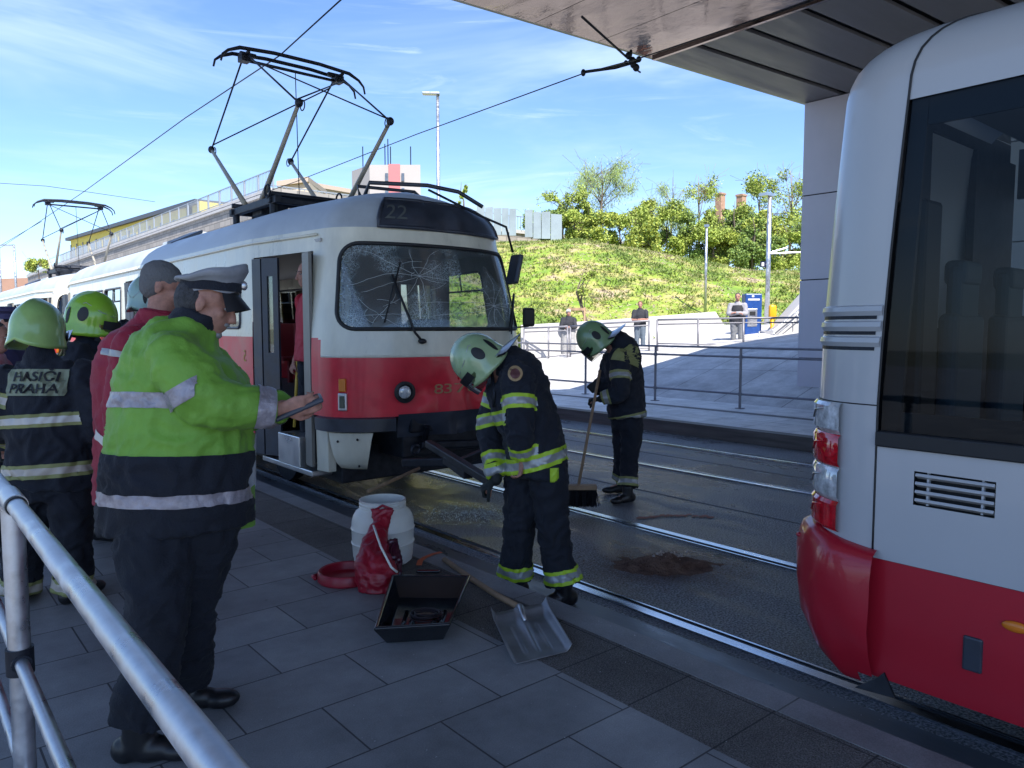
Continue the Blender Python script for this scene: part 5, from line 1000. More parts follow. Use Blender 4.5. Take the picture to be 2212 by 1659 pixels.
# navy lower half: bisect-coloured copy just outside, then the tapes
band(jk,U(385,1150,D),U(388,880,D),[-.05,.305],[M['navy2']],name='navy_lower_panel',R_=.9,off=.003)
band(jk,U(383,1150,D),U(386,880,D),[.125,.170],[M['hvband']],name='hem_tape',R_=.9,off=.006)
band(jk,U(300,880,D),U(300,780,D),[.005,.06],[M['hvband']],name='chest_tape',R_=.6,off=.004,side=(U(372,860,D-.2),-RTf))
_b=U(425,862,D-.2); band(jk,_b,_b+RTf*.48*-1+Z*.88,[.0,.06],[M['hvband']],name='sleeve_tape',R_=.6,off=.004,side=(U(372,875,D-.2),(RTf*1.0+Z*.15)))
for o in [c for c in kids(jk) if c.name.startswith('sleeve_tape')]:
    bm=bmesh.new(); bm.from_mesh(o.data); org=WL[o.name]
    bmesh.ops.delete(bm,geom=[f for f in bm.faces if ((f.calc_center_median()+org)-CAM).dot(F2)>D+.0 or (f.calc_center_median()+org-U(495,790,D)).dot(RTf)>0],context='FACES'); bm.to_mesh(o.data); bm.free()
ln=(J['wrR']-J['elR']).length
for s_ in 'LR': band(jk,J['el'+s_],J['wr'+s_],[ln-.085,ln-.022],[M['hvband']],name='cuff_tape',R_=.12)
t=MB(); loft(t,[(U(410,712,D),.085,.10),(U(424,690,D),.082,.088),(U(432,672,D),.078,.082)],RTf,22); put(remesh(t,.01,2,.006,12),'collar',M['navy'],r_)
# face extras
hc=J['head']; f=V(J['face']); u_=V(J['up']); u_=(u_-f*u_.dot(f)).normalized(); rr=f.cross(u_); P=lambda x,y,z: hc+rr*x+f*y+u_*z
t=MB(); t.ell(P(0,-.045,.005),(.080,.074,.088),Matrix((rr,f,u_)).transposed()); put(remesh(t,.007,1,.0015,40),'hair',M['hair'],r_)
M['beard']=mat('grey_moustache',(.30,.30,.31),.8,bump=.1,bscale=200); t=MB(); t.ell(P(0,.090,-.052),(.028,.014,.010),Matrix((rr,f,u_)).transposed()); t.ell(P(0,.062,-.098),(.03,.03,.018),Matrix((rr,f,u_)).transposed()); put(remesh(t,.005,1,.002,60),'moustache',M['beard'],r_)
# peaked cap
cu=(u_*.95+f*-.30).normalized(); cf=(f-cu*f.dot(cu)).normalized(); cr=cf.cross(cu); Q=lambda x,y,z: hc+u_*.045+cr*x+cf*y+cu*z
t=MB(); n=40; vs=[];fs=[]; rowsc=[(.088,.100,.0,0),(.090,.102,.035,0),(.112,.118,.048,.016),(.126,.130,.062,.026),(.120,.126,.076,.034),(.078,.09,.078,.024),(.01,.01,.070,.008)]
for a_,b_,z_,fr_ in rowsc:
    for k in range(n): a=2*PI*k/n; vs.append(Q(a_*math.sin(a),b_*math.cos(a),z_+fr_*math.cos(a)+.004*math.sin(5*a)))
for i in range(len(rowsc)-1):
    for k in range(n): fs.append((i*n+k,i*n+(k+1)%n,(i+1)*n+(k+1)%n,(i+1)*n+k))
t.add(vs,fs); cp=t.build('peaked_cap',M['cap'],r_,smooth=True)
t=MB(); gridm(t,lin(-62,62,16),[0,1,2,3],lambda a_,j: Q(math.sin(R(a_))*(.088+.008*j),math.cos(R(a_))*(.098+.015*j)+.0,-.002-.018*j-.004*j*(1-math.cos(R(a_)))*3)); t.build('cap_peak',M['black'],cp,smooth=True)
t=MB(); gridm(t,lin(0,360,36),[0,1],lambda a_,j: Q(math.sin(R(a_))*.0915,math.cos(R(a_))*.1075,.004+.034*j)); t.build('cap_band',M['navy'],cp,smooth=True)
MB().ell(Q(0,.115,.032),(.014,.008,.018)).build('cap_badge',M['alu'],cp,smooth=True)
# tablet held in both hands
a_,b_=U(598,893,D-.02),U(693,852,D+.02); tb=thing('tablet',(a_+b_)/2,'dark tablet computer tilted in the hands of the official','tablet'); xd=(b_-a_).normalized(); yd=(F2*.97+Z*.11); yd=(yd-xd*yd.dot(xd)).normalized(); zn=xd.cross(yd)
Mt=Matrix((xd,yd,zn)).transposed(); cc=(a_+b_)/2-yd*-.0+V((0,0,-.012)); MB().box(cc,((b_-a_).length+.01,.22,.018),Mt).build('case',M['darkpaint'],tb,bev=.006); MB().box(cc+zn*.0105,((b_-a_).length-.01,.195,.003),Mt).build('screen',mat('dark_glass_screen',(.03,.035,.045),.08),tb)
t=MB(); t.prism([U(536,935,D+.16),U(550,938,D+.16),U(549,1050,D+.18),U(534,1085,D+.18)],F2*.02); t.build('white_lining',M['white'],r_)
t=MB(); t.prism([U(520,1080,D-.05),U(545,1050,D+.1),U(546,1138,D+.1),U(511,1146,D-.02)],F2*.03); t.build('jacket_flap',[M['hivis']],r_)
# ---- helper for firefighters
def legs(J,D,x0,x1,yh,yk,ya,dl=0.,dr=0.):
    pass
# 2 firefighter seen from behind, name panel on the back
D=4.08; X_=105
J=dict(base=UZ(85,1310),pel=U(108,1040,D),chest=U(104,870,D),neck=U(88,775,D),head=U(84,715,D+.06),shR=U(178,815,D),elR=U(212,905,D-.02),wrR=U(196,985,D+.12),shL=U(24,820,D),elL=U(-8,905,D-.05),wrL=U(12,955,D+.2),
 hipR=U(150,1055,D),knR=U(160,1170,D),anR=U(160,1285,D+.05),hipL=U(70,1055,D),knL=U(52,1180,D),anL=U(40,1292,D+.02),face=dirv(.15,.9,-.25),up=dirv(0,.2,.97),toeR=dirv(.25,.9,0),toeL=dirv(-.1,1,0))
M['oliv']=mat('faded_yellow_tape',(.26,.27,.10),.6); M['beige']=mat('beige_reflective',(.50,.44,.38),.4)
r_,body,jk,tro=person('firefighter seen from behind with a lettered panel across the back of the coat',J,'firefighters in turnout gear',vox=.014,tm=M['navy2'],tw=(.222,.15),shoulder=.10,sl=(.086,.076,.066),leg=(.115,.098,.11),hem=U(108,1055,D),gloves=True,jseed=11,folds=.02)
helmet(r_,J['head']+V((0,0,.0)),dirv(.1,.9,-.15),dirv(0,.12,1),mat('yellow_green_helmet',(.29,.46,.15),.25,coat=.5,var=.15,scale=6),1.02,visor=True,nape=0,vents=False)
fire_bands(jk,J,U(110,1046,D),U(100,870,D),True,'L',tro,[M['oliv'],M['beige'],M['oliv']])
band(jk,U(110,920,D),U(102,780,D),[.0,.018,.052,.07],[M['oliv'],M['whiteref'],M['oliv']],R_=.24,name='chest_band')
pc=U(76,826,D-.12); v_,f_=gridpatch(.315,.142,24,12); pt=decal_on(jk,v_,f_,pc,RTf,dirv(0,.1,1),.010,'name_panel',mat('panel_olive',(.22,.25,.17),.6))
v_,f_=text_mesh('HASIČI\nPRAHA',.071,.0012,.0012); v_=[(x*1.16,y,z) for x,y,z in v_]; decal_on(jk,v_,f_,pc+Z*-.004,RTf,dirv(0,.1,1),.017,'lettering',M['black'],pt)
# 3 firefighter behind, lime helmet facing right
D=5.25
J=dict(base=UZ(215,1172),pel=U(205,930,D),chest=U(190,800,D),neck=U(190,735,D),head=U(200,690,D),shR=U(165,765,D-.15),elR=U(205,850,D-.22),wrR=U(235,900,D-.12),shL=U(215,765,D+.18),elL=U(225,850,D+.2),wrL=U(250,890,D+.1),
 hipR=U(190,935,D-.1),knR=U(205,1040,D-.1),anR=U(222,1132,D+.05),hipL=U(220,935,D+.08),knL=U(225,1040,D+.1),anL=U(240,1120,D+.2),face=dirv(.92,.3,-.2),up=dirv(.15,0,.98),toeR=dirv(1,-.2,0),toeL=dirv(1,0,0))
r_,body,jk,tro=person('firefighter in bright lime helmet standing behind, turned to the right',J,'firefighters in turnout gear',vox=.015,tm=M['navy2'],tw=(.15,.21),shoulder=.10,sl=(.085,.075,.065),leg=(.11,.095,.10),hem=U(205,985,D),gloves=True,jseed=12,folds=.012)
helmet(r_,J['head'],J['face'],dirv(.12,0,.99),M['hlime'],1.12,visor=True,nape=.3); fire_bands(jk,J,U(205,975,D),U(192,840,D),True,'R',tro,[M['oliv'],M['beige'],M['oliv']])
# 4 man in the crimson jacket
D=3.72; M['crim']=mat('crimson_jacket',(.27,.008,.03),.7,var=.12,scale=5,bump=.06,bscale=90,sheen=.05)
J=dict(base=UZ(335,1365),pel=U(310,1000,D),chest=U(305,800,D),neck=U(340,690,D),head=U(352,618,D),shR=U(290,745,D-.16),elR=U(258,880,D-.18),wrR=U(262,985,D-.05),shL=U(350,735,D+.2),elL=U(350,860,D+.25),wrL=U(400,930,D+.1),
 hipR=U(300,1020,D-.1),knR=U(310,1180,D-.1),anR=U(318,1345,D-.05),hipL=U(345,1020,D+.1),knL=U(350,1180,D+.1),anL=U(350,1330,D+.15),face=dirv(.9,.35,-.3),up=dirv(.25,0,.96),toeR=dirv(1,0,0),toeL=dirv(1,.1,0))
r_,body,jk,tro=person('man in a crimson jacket with grey shoulder stripes and short grey hair',J,vox=.012,jm=M['crim'],tm=M['crim'],tw=(.15,.215),shoulder=.098,sl=(.078,.066,.055),leg=(.11,.085,.09),hem=U(312,1085,D),boots='shoe',jseed=21,folds=.011)
t=MB(); hf,hu=V(J['face']).normalized(),V(J['up']); hu=(hu-hf*hu.dot(hf)).normalized(); hr_=hf.cross(hu); Mh=Matrix((hr_,hf,hu)).transposed(); t.ell(J['head']+hu*.042-hf*.018,(.080,.099,.083),Mh); t.ell(J['head']-hf*.042+hu*.0,(.073,.070,.080),Mh); put(remesh(t,.009,3,.004,18),'hair',mat('short_grey_hair',(.13,.13,.135),.9,bump=.1,bscale=90),r_)
band(jk,J['shR']+V((0,0,.12)),J['elR'],[.155,.185],[M['silver']],R_=.16,name='shoulder_stripe'); band(jk,J['elR'],J['wrR'],[.16,.20],[M['whiteref']],R_=.12,name='cuff_stripe')
band(jk,U(330,700,D),U(300,900,D),[.07,.10],[M['silver']],R_=.5,name='shoulder_stripe',side=(J['shR']+RTf*.02,RTf))
t=MB(); loft(t,[(U(328,712,D),.10,.11),(U(338,690,D),.09,.095),(U(342,672,D),.088,.092)],RTf,22); put(remesh(t,.011,2,.008,12),'collar',M['crim'],r_)
# 5 figure half hidden with a pale helmet, 6+7 at the left edge
D=5.9
def standing(label,px,D,hy,face,jm,tm,grp=None,zf=0.,vox=.018,helm=None,cap=None,hat=None,tw=(.2,.135),hairm=None,hgt=None,arms='down',short=False,skin=None,legr=(.105,.08,.085),boots='shoe',seed=0):
    top=U(px,hy,D); H=top.z-zf; b_=V((top.x,top.y,zf)); k=H/1.78; f=V(face).normalized(); rr=f.cross(Z)
    P=lambda x,y,z: b_+(rr*x+f*y+Z*z)*k
    J=dict(base=b_,pel=P(0,0,.98),chest=P(0,-.01,1.28),neck=P(0,0,1.49),head=P(0,.03,1.65),shR=P(.19,0,1.42),shL=P(-.19,0,1.42),hipR=P(.09,0,.93),hipL=P(-.09,0,.93),knR=P(.10,.03,.52),knL=P(-.11,.03,.52),anR=P(.11,0,.09),anL=P(-.12,0,.09),face=(f+V((0,0,-.12))),up=Z,toeR=f,toeL=f,zf=zf)
    if arms=='down': J.update(elR=P(.25,-.03,1.13),elL=P(-.25,-.03,1.13),wrR=P(.24,.08,.88),wrL=P(-.24,.08,.88))
    if arms=='lean': J.update(elR=P(.25,.12,1.13),elL=P(-.25,.12,1.13),wrR=P(.05,.30,1.12),wrL=P(-.03,.32,1.15),hdR=P(-.9,.2,0)-P(0,0,0),hdL=P(.9,.2,0)-P(0,0,0))
    if arms=='fold': J.update(elR=P(.24,.10,1.17),elL=P(-.24,.10,1.17),wrR=P(-.04,.22,1.18),wrL=P(.05,.24,1.20),hdR=P(-.9,.1,0)-P(0,0,0),hdL=P(.9,.1,0)-P(0,0,0))
    r_,body,jk,tro=person(label,J,grp,vox=vox,jm=jm,tm=tm,tw=(tw[0]*k,tw[1]*k),shoulder=.082*k,sl=(.066,.056,.046),leg=legr,folds=.008,boots=boots,jseed=seed,short=short,hs=k,skin=skin)
    hd=J['head']; Mh=Matrix((rr,f,Z)).transposed()
    if helm: helmet(r_,hd,f,Z,helm,1.05)
    if hairm: t=MB(); t.ell(hd+Z*.045*k-f*.022*k,(.081*k,.098*k,.084*k),Mh); put(remesh(t,.01,1,.004,40),'hair',hairm,r_)
    if cap:
        t=MB(); t.lathe(hd+Z*.05*k,[(.092,0),(.094,.04),(.135,.06),(.14,.075),(.12,.09),(.0,.095)],28); cp=t.build('peaked_cap',cap,r_,smooth='auto'); t=MB(); gridm(t,lin(-60,60,12),[0,1,2],lambda a_,j: hd+Z*(.05-.012*j)*k+rr*math.sin(R(a_))*(.09+.008*j)*k+f*math.cos(R(a_))*(.095+.025*j)*k); t.build('cap_peak',M['black'],cp,smooth=True)
    if hat: t=MB(); t.ell(hd+Z*.05*k,(.088*k,.102*k,.078*k),Mh); t.ell(hd+Z*.05*k+f*.09*k,(.06*k,.06*k,.012*k),Mh); put(remesh(t,.009,1),'baseball_cap',hat,r_)
    return r_,body,jk,tro,J
standing('firefighter mostly hidden behind the crimson jacket, only a pale teal helmet showing',312,5.9,606,dirv(.3,1,0),M['navy'],M['navy2'],'firefighters in turnout gear',helm=mat('teal_helmet',(.30,.45,.40),.25,coat=.5),seed=31)
M['vio']=mat('dark_violet_cloth',(.05,.045,.12),.8,var=.2)
standing('officer in a dark violet peaked cap cut by the left edge of the frame',6,5.6,668,dirv(1,-.2,0),M['vio'],M['navy2'],cap=M['vio'],seed=32,hairm=mat('white_hair',(.6,.6,.62),.8))
standing('person in a pink and red patterned top at the far left edge',-22,4.9,690,dirv(.9,.3,0),mat('pink_red_cloth',(.5,.09,.13),.8,c2=(.55,.35,.4),scale=14),M['navy2'],hairm=M['hair'],seed=33)
# 8 firefighter bending with the bar (seen from his left side)
D=4.66
J=dict(zf=-.2,base=UZ(1170,1300,-.2),pel=U(1168,985,D),chest=U(1118,860,D),neck=U(1078,800,D),head=U(1033,782,D-.02),shL=U(1118,815,D-.17),elL=U(1122,925,D-.24),wrL=U(1128,992,D-.16),shR=U(1092,815,D+.18),elR=U(1058,925,D+.2),wrR=U(1072,1035,D+.02),
 hipL=U(1182,1015,D-.06),knL=U(1196,1150,D-.08),anL=U(1218,1275,4.60),hipR=U(1135,1015,D+.08),knR=U(1120,1145,D+.05),anR=U(1112,1262,4.78),face=dirv(-.62,-.1,-.78),up=dirv(-.78,0,.62),toeL=dirv(-.9,-.35,0),toeR=dirv(-.95,-.2,0))
J['hdR']=dirv(-.75,-.1,-.5); J['pnR']=dirv(-.3,0,-.9); J['hdL']=dirv(-.1,0,-1); J['pnL']=dirv(-1,0,0)
hm=U(1163,1022,D)
rings=[(U(1158,1030,D),.21,.185),(U(1160,985,D),.205,.185),(U(1145,925,D),.20,.19),(U(1125,865,D),.185,.20),(U(1112,815,D),.165,.19),(U(1095,790,D),.12,.14),(U(1075,785,D),.085,.09)]
r_,body,jk,tro=person('firefighter bending over and gripping the black coupling bar between the rails',J,'firefighters in turnout gear',vox=.013,tm=M['navy2'],rings=rings,tw=(.17,.17),shoulder=.105,sl=(.088,.075,.062),leg=(.118,.098,.112),gloves=None,jseed=41,folds=.021,curlR=1.2,curlL=.6)
g=MB(); wr=J['wrR']; loft(g,[(wr-(wr-J['elR']).normalized()*.05,.042,.042),(wr,.038,.036),(wr+V(J['hdR'])*.02,.036,.03)],RTf,12); hand(g,wr,J['hdR'],J['pnR'],1.22,1.1,1); put(remesh(g,.008,1),'glove',M['glove'],r_)
helmet(r_,J['head'],J['face'],J['up'],M['hgreen'],1.06,visor=True,nape=1.5)
fire_bands(jk,J,hm,U(1120,865,D),False,'LR',tro)
band(jk,U(1157,1020,D),U(1124,900,D),[.03,.055,.10,.125],[M['lime'],M['silver'],M['lime']],R_=.6,name='hem_band')
band(jk,U(1140,900,D),U(1115,815,D),[.0,.025,.07,.09],[M['lime'],M['silver'],M['lime']],R_=.6,name='chest_band',side=(J['shL']-RTf*.07,-RTf))
bd=mat('shoulder_badge_ring',(.42,.28,.14),.6); v_,f_=gridpatch(.088,.088,10,10,True); q=decal_on(jk,v_,f_,U(1113,807,D-.27),RTf,Z,.006,'shoulder_badge',bd); v_,f_=gridpatch(.058,.058,8,8,True); decal_on(jk,v_,f_,U(1113,807,D-.27),RTf,Z,.009,'badge_centre',mat('badge_maroon',(.14,.05,.05),.6),q)
v_,f_=gridpatch(.055,.11,8,14); decal_on(jk,v_,f_,U(1198,1032,D-.2),RTf,Z,.014,'pocket_label',M['lime'])
for s_,px in (('L',1228),): pass
t=MB(); t.tube([U(1062,800,D-.08),U(1068,850,D-.12),U(1066,880,D-.12)],.010,8).build('radio_cable',M['iron'],r_,smooth=True)
# 9 firefighter sweeping
D=7.5
J=dict(zf=-.2,base=UZ(1342,1080,-.2),pel=U(1352,890,D),chest=U(1343,790,D),neck=U(1318,745,D),head=U(1284,735,D),shL=U(1338,775,D-.17),elL=U(1340,850,D-.26),wrL=U(1297,862,D-.22),shR=U(1322,775,D+.18),elR=U(1302,840,D+.1),wrR=U(1290,825,D-.02),
 hipL=U(1365,915,D-.08),knL=U(1360,985,D-.10),anL=U(1356,1062,7.33),hipR=U(1345,915,D+.1),knR=U(1345,985,D+.12),anR=U(1343,1042,7.75),face=dirv(-.70,0,-.70),up=dirv(-.66,0,.74),toeL=dirv(-.85,-.5,0),toeR=dirv(-1,-.1,0))
J['pnL']=dirv(.2,0,-1); J['hdL']=dirv(-1,0,-.1); J['hdR']=dirv(-.6,0,-.6); J['pnR']=dirv(-.5,0,-.5)
rings=[(U(1354,902,D),.225,.19),(U(1352,870,D),.222,.19),(U(1350,830,D),.205,.19),(U(1345,785,D),.185,.195),(U(1338,752,D),.155,.18),(U(1325,736,D),.10,.12),(U(1312,732,D),.075,.08)]
r_,body,jk,tro=person('firefighter sweeping with a broom on the far track, head bowed',J,'firefighters in turnout gear',vox=.015,tm=M['navy2'],rings=rings,tw=(.16,.16),shoulder=.10,sl=(.086,.074,.062),leg=(.108,.09,.10),gloves=True,jseed=51,folds=.018,curlL=1.1,curlR=1.1)
helmet(r_,J['head'],J['face'],J['up'],mat('sage_helmet',(.20,.32,.16),.25,coat=.5,var=.12),1.14,visor=True,nape=1.5)
c3=[M['oliv'],M['silver'],M['oliv']]
band(jk,U(1348,918,D),U(1368,860,D)+RTf*-.15,[.03,.05,.085,.105],c3,R_=.6,name='hem_band'); fire_bands(jk,J,hm,hm,False,'L',tro,c3,legR=.15)
v_,f_=gridpatch(.16,.22,12,16); decal_on(jk,v_,f_,U(1378,772,D-.10),dirv(.5,-.5,-.0),dirv(.45,0,1),.012,'shoulder_patch',M['oliv'])
# broom
bt=U(1296,800,D-.24); bb=U(1249,1052,D-.62); br_=thing('broom',bb,'wooden broom held by the sweeping firefighter','broom'); MB().tube([bt,bb],.014,10).build('broom_handle',M['wood'],br_,smooth=True)
a_=UZ(1238,1092,-.2); b_=UZ(1288,1087,-.2); a_.z=b_.z=-.02; a_=bb-RTf*.10+V((0,0,-.0)); b_=bb+RTf*.17; MB().bar(a_+V((0,0,0)),b_+V((0,0,0)),.09,.045).build('broom_head',M['wood'],br_,bev=.008)
t=MB(); g=random.Random(5)
for k in range(420):
    p=a_.lerp(b_,g.random())+F2*g.uniform(-.04,.04)+V((0,0,-.02)); q=p+V((g.gauss(0,.022),g.gauss(0,.022),-.155)); q.z=max(q.z,-.198); t.tube([p,q],.0028,3,cap=False)
t.build('bristles',M['black'],br_)
# 10 person inside the tram
standing('person in a red shirt standing inside the open tram door',672,7.35,560,dirv(-.8,-.6,0),mat('red_shirt',(.42,.02,.04),.7,var=.12),M['navy2'],zf=.17,short=True,hairm=M['hair'],seed=61,vox=.014)
# 11-13 onlookers by the upper railing
g3='onlookers leaning on the upper railing'
M['grt']=mat('grey_trousers',(.16,.17,.19),.8,var=.15); M['blk']=mat('black_shirt',(.02,.022,.03),.8,var=.2); M['gsl']=mat('grey_sweater',(.30,.30,.33),.8,var=.1)
o=standing('onlooker in grey trousers and dark vest beside the blue ticket machine',1594,22.0,632,dirv(-.35,-1,0),M['gsl'],M['grt'],g3,zf=U(1594,766,22).z,arms='fold',hairm=M['hair'],vox=.02,seed=71)
t=MB(); JJ=o[4]; loft(t,[(JJ['pel']-Z*.05,.235,.165),(JJ['chest'],.24,.17),(JJ['chest'].lerp(JJ['neck'],.7),.17,.13)],(JJ['shR']-JJ['shL']),20); put(remesh(t,.02,2,.006),'vest',M['blk'],o[0])
standing('bearded onlooker in a black shirt and blue-grey trousers leaning forward',1383,24.0,650,dirv(-.2,-1,0),M['blk'],mat('blue_grey_trousers',(.10,.13,.17),.8),g3,zf=U(1383,762,24).z,arms='lean',short=True,hairm=mat('brown_hair',(.12,.05,.03),.8),vox=.02,seed=72)
standing('onlooker in a white cap and loose grey trousers resting on the rail, farthest left',1228,25.2,667,dirv(-.1,-1,0),M['blk'],mat('loose_grey_trousers',(.30,.30,.30),.8),g3,zf=U(1228,777,25.2).z,arms='lean',hat=mat('white_cap',(.6,.58,.52),.7),vox=.02,seed=73,legr=(.15,.15,.13))
# ================================================================ THINGS ON THE PLATFORM
M['plw']=mat('white_plastic',(.74,.73,.68),.35,var=.06,scale=3,rvar=.08); M['plr']=mat('red_plastic',(.30,.008,.025),.38,var=.15,scale=6); M['plb']=mat('black_plastic',(.014,.016,.02),.14,rvar=.1,scale=5,bump=.01)
# white drum
c=UZ(828,1212); dr=thing('drum',c,'open white plastic drum standing by the platform edge','drum')
MB().lathe(c,[(0,.004),(.165,.004),(.178,.015),(.190,.05),(.196,.13),(.202,.138),(.196,.146),(.198,.22),(.204,.228),(.198,.236),(.196,.27),(.188,.305),(.170,.335),(.150,.35),(.146,.358),(.150,.366),(.146,.374),(.150,.386),(.146,.394),(.149,.408),(.140,.410),(.136,.36),(.16,.32),(.185,.25),(.185,.02),(0,.015)],48).build('barrel',M['plw'],dr,smooth='auto')
# red lid leaning flat
c=UZ(748,1252); ld=thing('lid',c,'round red plastic lid lying beside the white drum','lid')
MB().lathe(c,[(0,.012),(.12,.012),(.135,.02),(.145,.06),(.158,.065),(.166,.055),(.168,.01),(.16,.0),(0,.0)],44).build('lid_disc',M['plr'],ld,smooth='auto'); MB().tube([c+RTf*-.165+Z*.03,c+RTf*-.19+Z*.03-F2*.03,c+RTf*-.165-F2*.07+Z*.03],.012,8).build('lug',M['plr'],ld,smooth=True)
# crumpled red bag leaning on the drum
c=UZ(822,1275); bg_=thing('bag',c,'crumpled red plastic bag leaning against the white drum','bag'); t=MB()
Db=(c-CAM).dot(FW)
loft(t,[(U(820,1285,Db),.12,.07),(U(812,1240,Db),.125,.08),(U(806,1200,Db+.08),.098,.07),(U(812,1160,Db+.18),.07,.05),(U(822,1130,Db+.26),.055,.03),(U(826,1100,Db+.3),.075,.02)],RTf,26); r=remesh(t,.007,3,.013,8,3); 
for v in r.vertices: v.co.z=max(v.co.z,.004)
put(r,'sack',M['plr'],bg_)
t=MB(); loft(t,[(U(840,1275,Db-.02),.055,.012),(U(850,1220,Db+.05),.055,.012),(U(843,1165,Db+.16),.045,.010)],RTf,12); put(remesh(t,.006,1,.01,20,5),'dark_panel',mat('dark_maroon_film',(.05,.008,.02),.25),bg_)
MB().tube([U(807,1135,Db+.13),U(822,1180,Db+.0),U(845,1225,Db-.06),U(858,1236,Db-.04)],.007,6).build('twisted_strap',M['plw'],bg_,smooth=True)
MB().tube([U(806,1104,Db+.3),U(826,1092,Db+.3),U(848,1100,Db+.3)],.008,6).build('bag_handle',M['plr'],bg_,smooth=True)
# black tray
A_,B_,C_,D_=UZ(815,1382),UZ(975,1372),UZ(1010,1243),UZ(850,1245)
tc_=(A_+B_+C_+D_)/4; tr_=thing('tray',tc_,'black plastic tray holding a coiled cord on the paving','tray'); hgt=.115
low=[tc_+(p-tc_)*.80 for p in (A_,B_,C_,D_)]; up_=[p.lerp(tc_,.03)+Z*hgt+F2*.0 for p in (A_,B_,C_,D_)]; up_=[p-(CAM-p).normalized()*0 for p in up_]
# keep the rim on its seen outline at rim height
up_=[UZ(x,y,hgt) for x,y in ((815,1352),(968,1343),(1010,1245),(850,1243))]; ce=sum(up_,V())/4; low=[V((ce.x,ce.y,0))+(V((p.x,p.y,0))-V((ce.x,ce.y,0)))*.82 for p in up_]
t=MB(); n4=4
def rim(o): return [ce+(p-ce)*(1+o) for p in up_]
L0=[p+Z*.003 for p in low]; L1=[p+Z*.012 for p in low]; L1=[V((ce.x,ce.y,.012))+(p-V((ce.x,ce.y,.012)))*.97 for p in L1]; r0=rim(.0); r1=rim(.07); r2=[p-Z*.014 for p in rim(.07)]
vs=L0+L1+r0+r1+r2
fs=[(3,2,1,0),(4,5,6,7)]+[(4+i,4+(i+1)%4,8+(i+1)%4,8+i) for i in range(4)]+[(8+i,8+(i+1)%4,12+(i+1)%4,12+i) for i in range(4)]+[(12+i,12+(i+1)%4,16+(i+1)%4,16+i) for i in range(4)]+[(16+i,16+(i+1)%4,(i+1)%4,i) for i in range(4)]
t.add(vs,fs).build('pan',M['plb'],tr_,bev=.006,bseg=3,smooth='auto')
for u in (.2,.34,.72,.86):
    a_=L1[0].lerp(L1[1],u)+Z*.004; b_=L1[3].lerp(L1[2],u)+Z*.004; MB().tube([a_.lerp(b_,.05),a_.lerp(b_,.62)],.011,8).build('rib',M['plb'],tr_,smooth=True)
crd=thing('cord',V((ce.x,ce.y,.02)),'thin dark cord coiled inside the black tray','cord'); t=MB(); g=random.Random(2); pts=[]
for k in range(90): a=k*.42; rr=.062+.012*math.sin(k*.13)+g.uniform(-.002,.002); q=V((ce.x,ce.y,.02+.0003*k))+RTf*(rr*math.cos(a)*1.15+.02)+F2*(rr*math.sin(a)-.015); pts.append(q)
t.tube(pts,.0035,6).build('coil',mat('dark_cord',(.03,.02,.025),.35),crd,smooth=True)
c=UZ(925,1237); o=MB().box(c+Z*.008,(.14,.03,.014),Matrix.Rotation(-AZ,3,'Z')).build('scraper',M['plb'],label='small flat black scraper lying behind the black tray',cat='scraper',loc=c,bev=.004)
# aluminium snow shovel lying on the paving
P1,P2,P3,P4=UZ(1060,1347),UZ(1180,1322),UZ(1236,1408),UZ(1104,1441)
sc=thing('shovel',(P1+P2+P3+P4)/4,'aluminium shovel with wooden handle lying on the paving','shovel'); t=MB(); N_=24
def shp(u,v):
    p=P1.lerp(P2,u).lerp(P4.lerp(P3,u),v); e=min(u,1-u); h=.006+.05*max(0,1-e/.10)**1.6*(1-.35*v)+.045*max(0,1-v/.16)**1.7
    for q in (.3,.5,.7): h+=.006*math.exp(-((u-q)/.018)**2)*(1 if .25<v<.85 else 0)
    h+=.022*max(0,1-abs(u-.5)/.10)*max(0,1-v*1.15); cr_=(1-max(0,1-e/.12)*max(0,1-v/.12)*.15); return V((p.x,p.y,0))+Z*(h*cr_)
gridm(t,lin(0,1,44),lin(0,1,30),shp); b0=len(t.v); bl=t.build('blade',M['dullalu'],sc,smooth=True); sm=bl.modifiers.new('s','SOLIDIFY'); sm.thickness=.002
n0=UZ(1122,1334)+Z*.055; h0=UZ(960,1215)+Z*.02
MB().tube([shp(.5,.28)+Z*.012,shp(.5,.05)+Z*.015,n0],[.010,.018,.020],12).build('socket',M['alu'],sc,smooth=True)
MB().tube([n0+(h0-n0)*-.02,n0.lerp(h0,.25)+Z*-.008-RTf*.01,n0.lerp(h0,.6)-Z*.012,h0],.0165,12).build('shovel_handle',M['wood'],sc,smooth=True)
# second pole leaning across the track under the tram (from the drum to the rail)
a_,b_=U(795,1062,5.3),U(905,1012,6.1); MB().tube([a_,b_],.014,8).build('pole',M['wood'],label='pale wooden pole leaning low in front of the tram behind the drum',cat='pole',loc=a_,smooth=True)
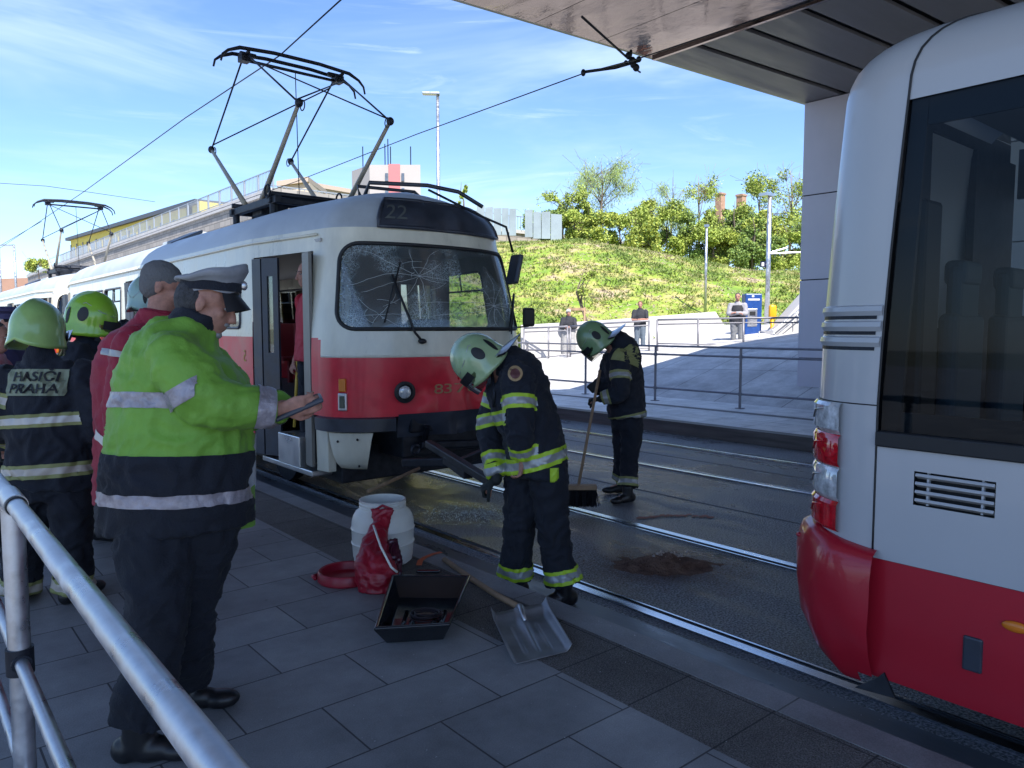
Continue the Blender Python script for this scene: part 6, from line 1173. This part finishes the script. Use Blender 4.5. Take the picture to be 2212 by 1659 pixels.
# orange spray mark
orp=mat('orange_spray_paint',(.65,.14,.05),.7); t=MB(); q=[UZ(x,y)+Z*.004 for x,y in ((905,1222),(908,1212),(918,1205),(935,1198),(952,1194))]; 
for a_,b_ in zip(q[:-1],q[1:]): d=(b_-a_).normalized(); s_=d.cross(Z)*.018; t.quad(a_-s_-d*.004,b_-s_+d*.004,b_+s_+d*.004,a_+s_-d*.004)
t.build('paint_mark',orp,label='curved orange spray paint mark on the kerb stones',cat='paint mark',loc=q[0])
t=MB(); g=random.Random(9); q=[UZ(x,y,-.1955) for x,y in ((1385,1118),(1430,1114),(1480,1113),(1540,1116))]
for a_,b_ in zip(q[:-1],q[1:]):
    for k in range(14): c=a_.lerp(b_,g.random())+V((g.uniform(-.03,.03),g.uniform(-.03,.03),0)); s_=g.uniform(.01,.03); t.quad(*[c+V((math.cos(w_)*s_*1.6,math.sin(w_)*s_,.0002*k)) for w_ in (0,1.2,2.3,3.4,4.6,5.6)])
t.build('paint_mark',mat('faded_orange_paint',(.32,.12,.08),.7),label='faded broken orange paint line on the wet asphalt',cat='paint mark',loc=q[0],kind=None)
# heap of brown absorbent
pc=UZ(1435,1222,-.2); t=MB(); n_=44
def pile(i,j):
    x=(i/n_-.5)*1.15; y=(j/n_-.5)*.62; r2=(x/.30)**2+(y/.17)**2; h=.085*math.exp(-r2*1.6)+.014*math.exp(-r2*.5)*(1+1.8*noise.noise(V((x*13,y*13,0))))-.013; h+=.02*noise.noise(V((x*16,y*16,5)))*math.exp(-r2)
    return V((pc.x,pc.y,-.2+h))+RTf*x+F2*y
gridm(t,list(range(n_+1)),list(range(n_+1)),pile)
mp_=mat('brown_absorbent',(.28,.17,.12),.95,c2=(.07,.03,.02),scale=11,bump=.6,bscale=60,detail=8); t.build('absorbent_heap',mp_,label='small heap of brown absorbent powder spread between the rails',cat='heap',loc=pc,smooth=True)
# dusting round the heap + broken glass
def scatter(n,fn,smin,smax,seed,flat=False):
    g=random.Random(seed); t=MB()
    for k in range(n):
        c=fn(g); s_=g.uniform(smin,smax)*(.5+g.random()); a=g.uniform(0,6.28); h=V((0,0,g.uniform(0,.7)*s_))
        p=[c+V((math.cos(a+w_)*s_*g.uniform(.6,1),math.sin(a+w_)*s_*g.uniform(.6,1),0))+(h if i==0 else V((0,0,0))) for i,w_ in enumerate((0,2.1,4.2))]
        if flat: t.add(p,[(0,1,2)])
        else: b=len(t.v); t.v+=[tuple(x) for x in p]+[tuple(c+V((0,0,s_*.9)))]; t.f+=[(b,b+1,b+2),(b,b+1,b+3),(b+1,b+2,b+3),(b+2,b,b+3)]; t.m+=[0]*4
    return t
gp=UZ(1015,1108,-.2); ga_=UZ(930,1125,-.2)
def f1(g): return V((gp.x,gp.y,-.197))+RTf*g.gauss(.05,.24)+F2*g.gauss(0,.20)
scatter(1700,f1,.0025,.008,1).build('broken_glass',mat('glass_crumbs',(.55,.62,.6),.1,spec=.9),kind='stuff',label='crumbs of shattered windscreen glass on the wet asphalt before the tram',cat='broken glass')
def f2(g): return V((pc.x,pc.y,-.197))+RTf*g.gauss(-.0,.34)+F2*g.gauss(0,.22)
scatter(4200,f2,.002,.008,2,True).build('absorbent_dust',mp_,kind='stuff',label='thin brown dusting around the absorbent heap',cat='powder')
def f5(g): return V((pc.x,pc.y,-.2))+RTf*g.gauss(.02,.05)+F2*g.gauss(0,.03)+Z*g.uniform(.05,.10)
scatter(70,f5,.006,.016,6).build('pale_crumbs',mat('pale_crumb',(.45,.38,.34),.8),kind='stuff',label='pale lumps on top of the brown absorbent heap',cat='crumbs')
def f3(g): q=UZ(g.uniform(900,2100),g.uniform(1130,1560),-.2); return V((min(9,max(2.85,q.x)),q.y,-.197))
scatter(900,f3,.0015,.004,3).build('grit',mat('pale_grit',(.45,.46,.46),.6),kind='stuff',label='scattered pale grit on the track bed',cat='grit')
def f4(g): q=UZ(g.uniform(450,1600),g.uniform(1150,1650)); return V((min(2.75,q.x),q.y,.002))
scatter(260,f4,.0015,.0035,4).build('litter',mat('pale_grit2',(.4,.4,.4),.6),kind='stuff',label='tiny crumbs scattered on the platform paving',cat='grit')
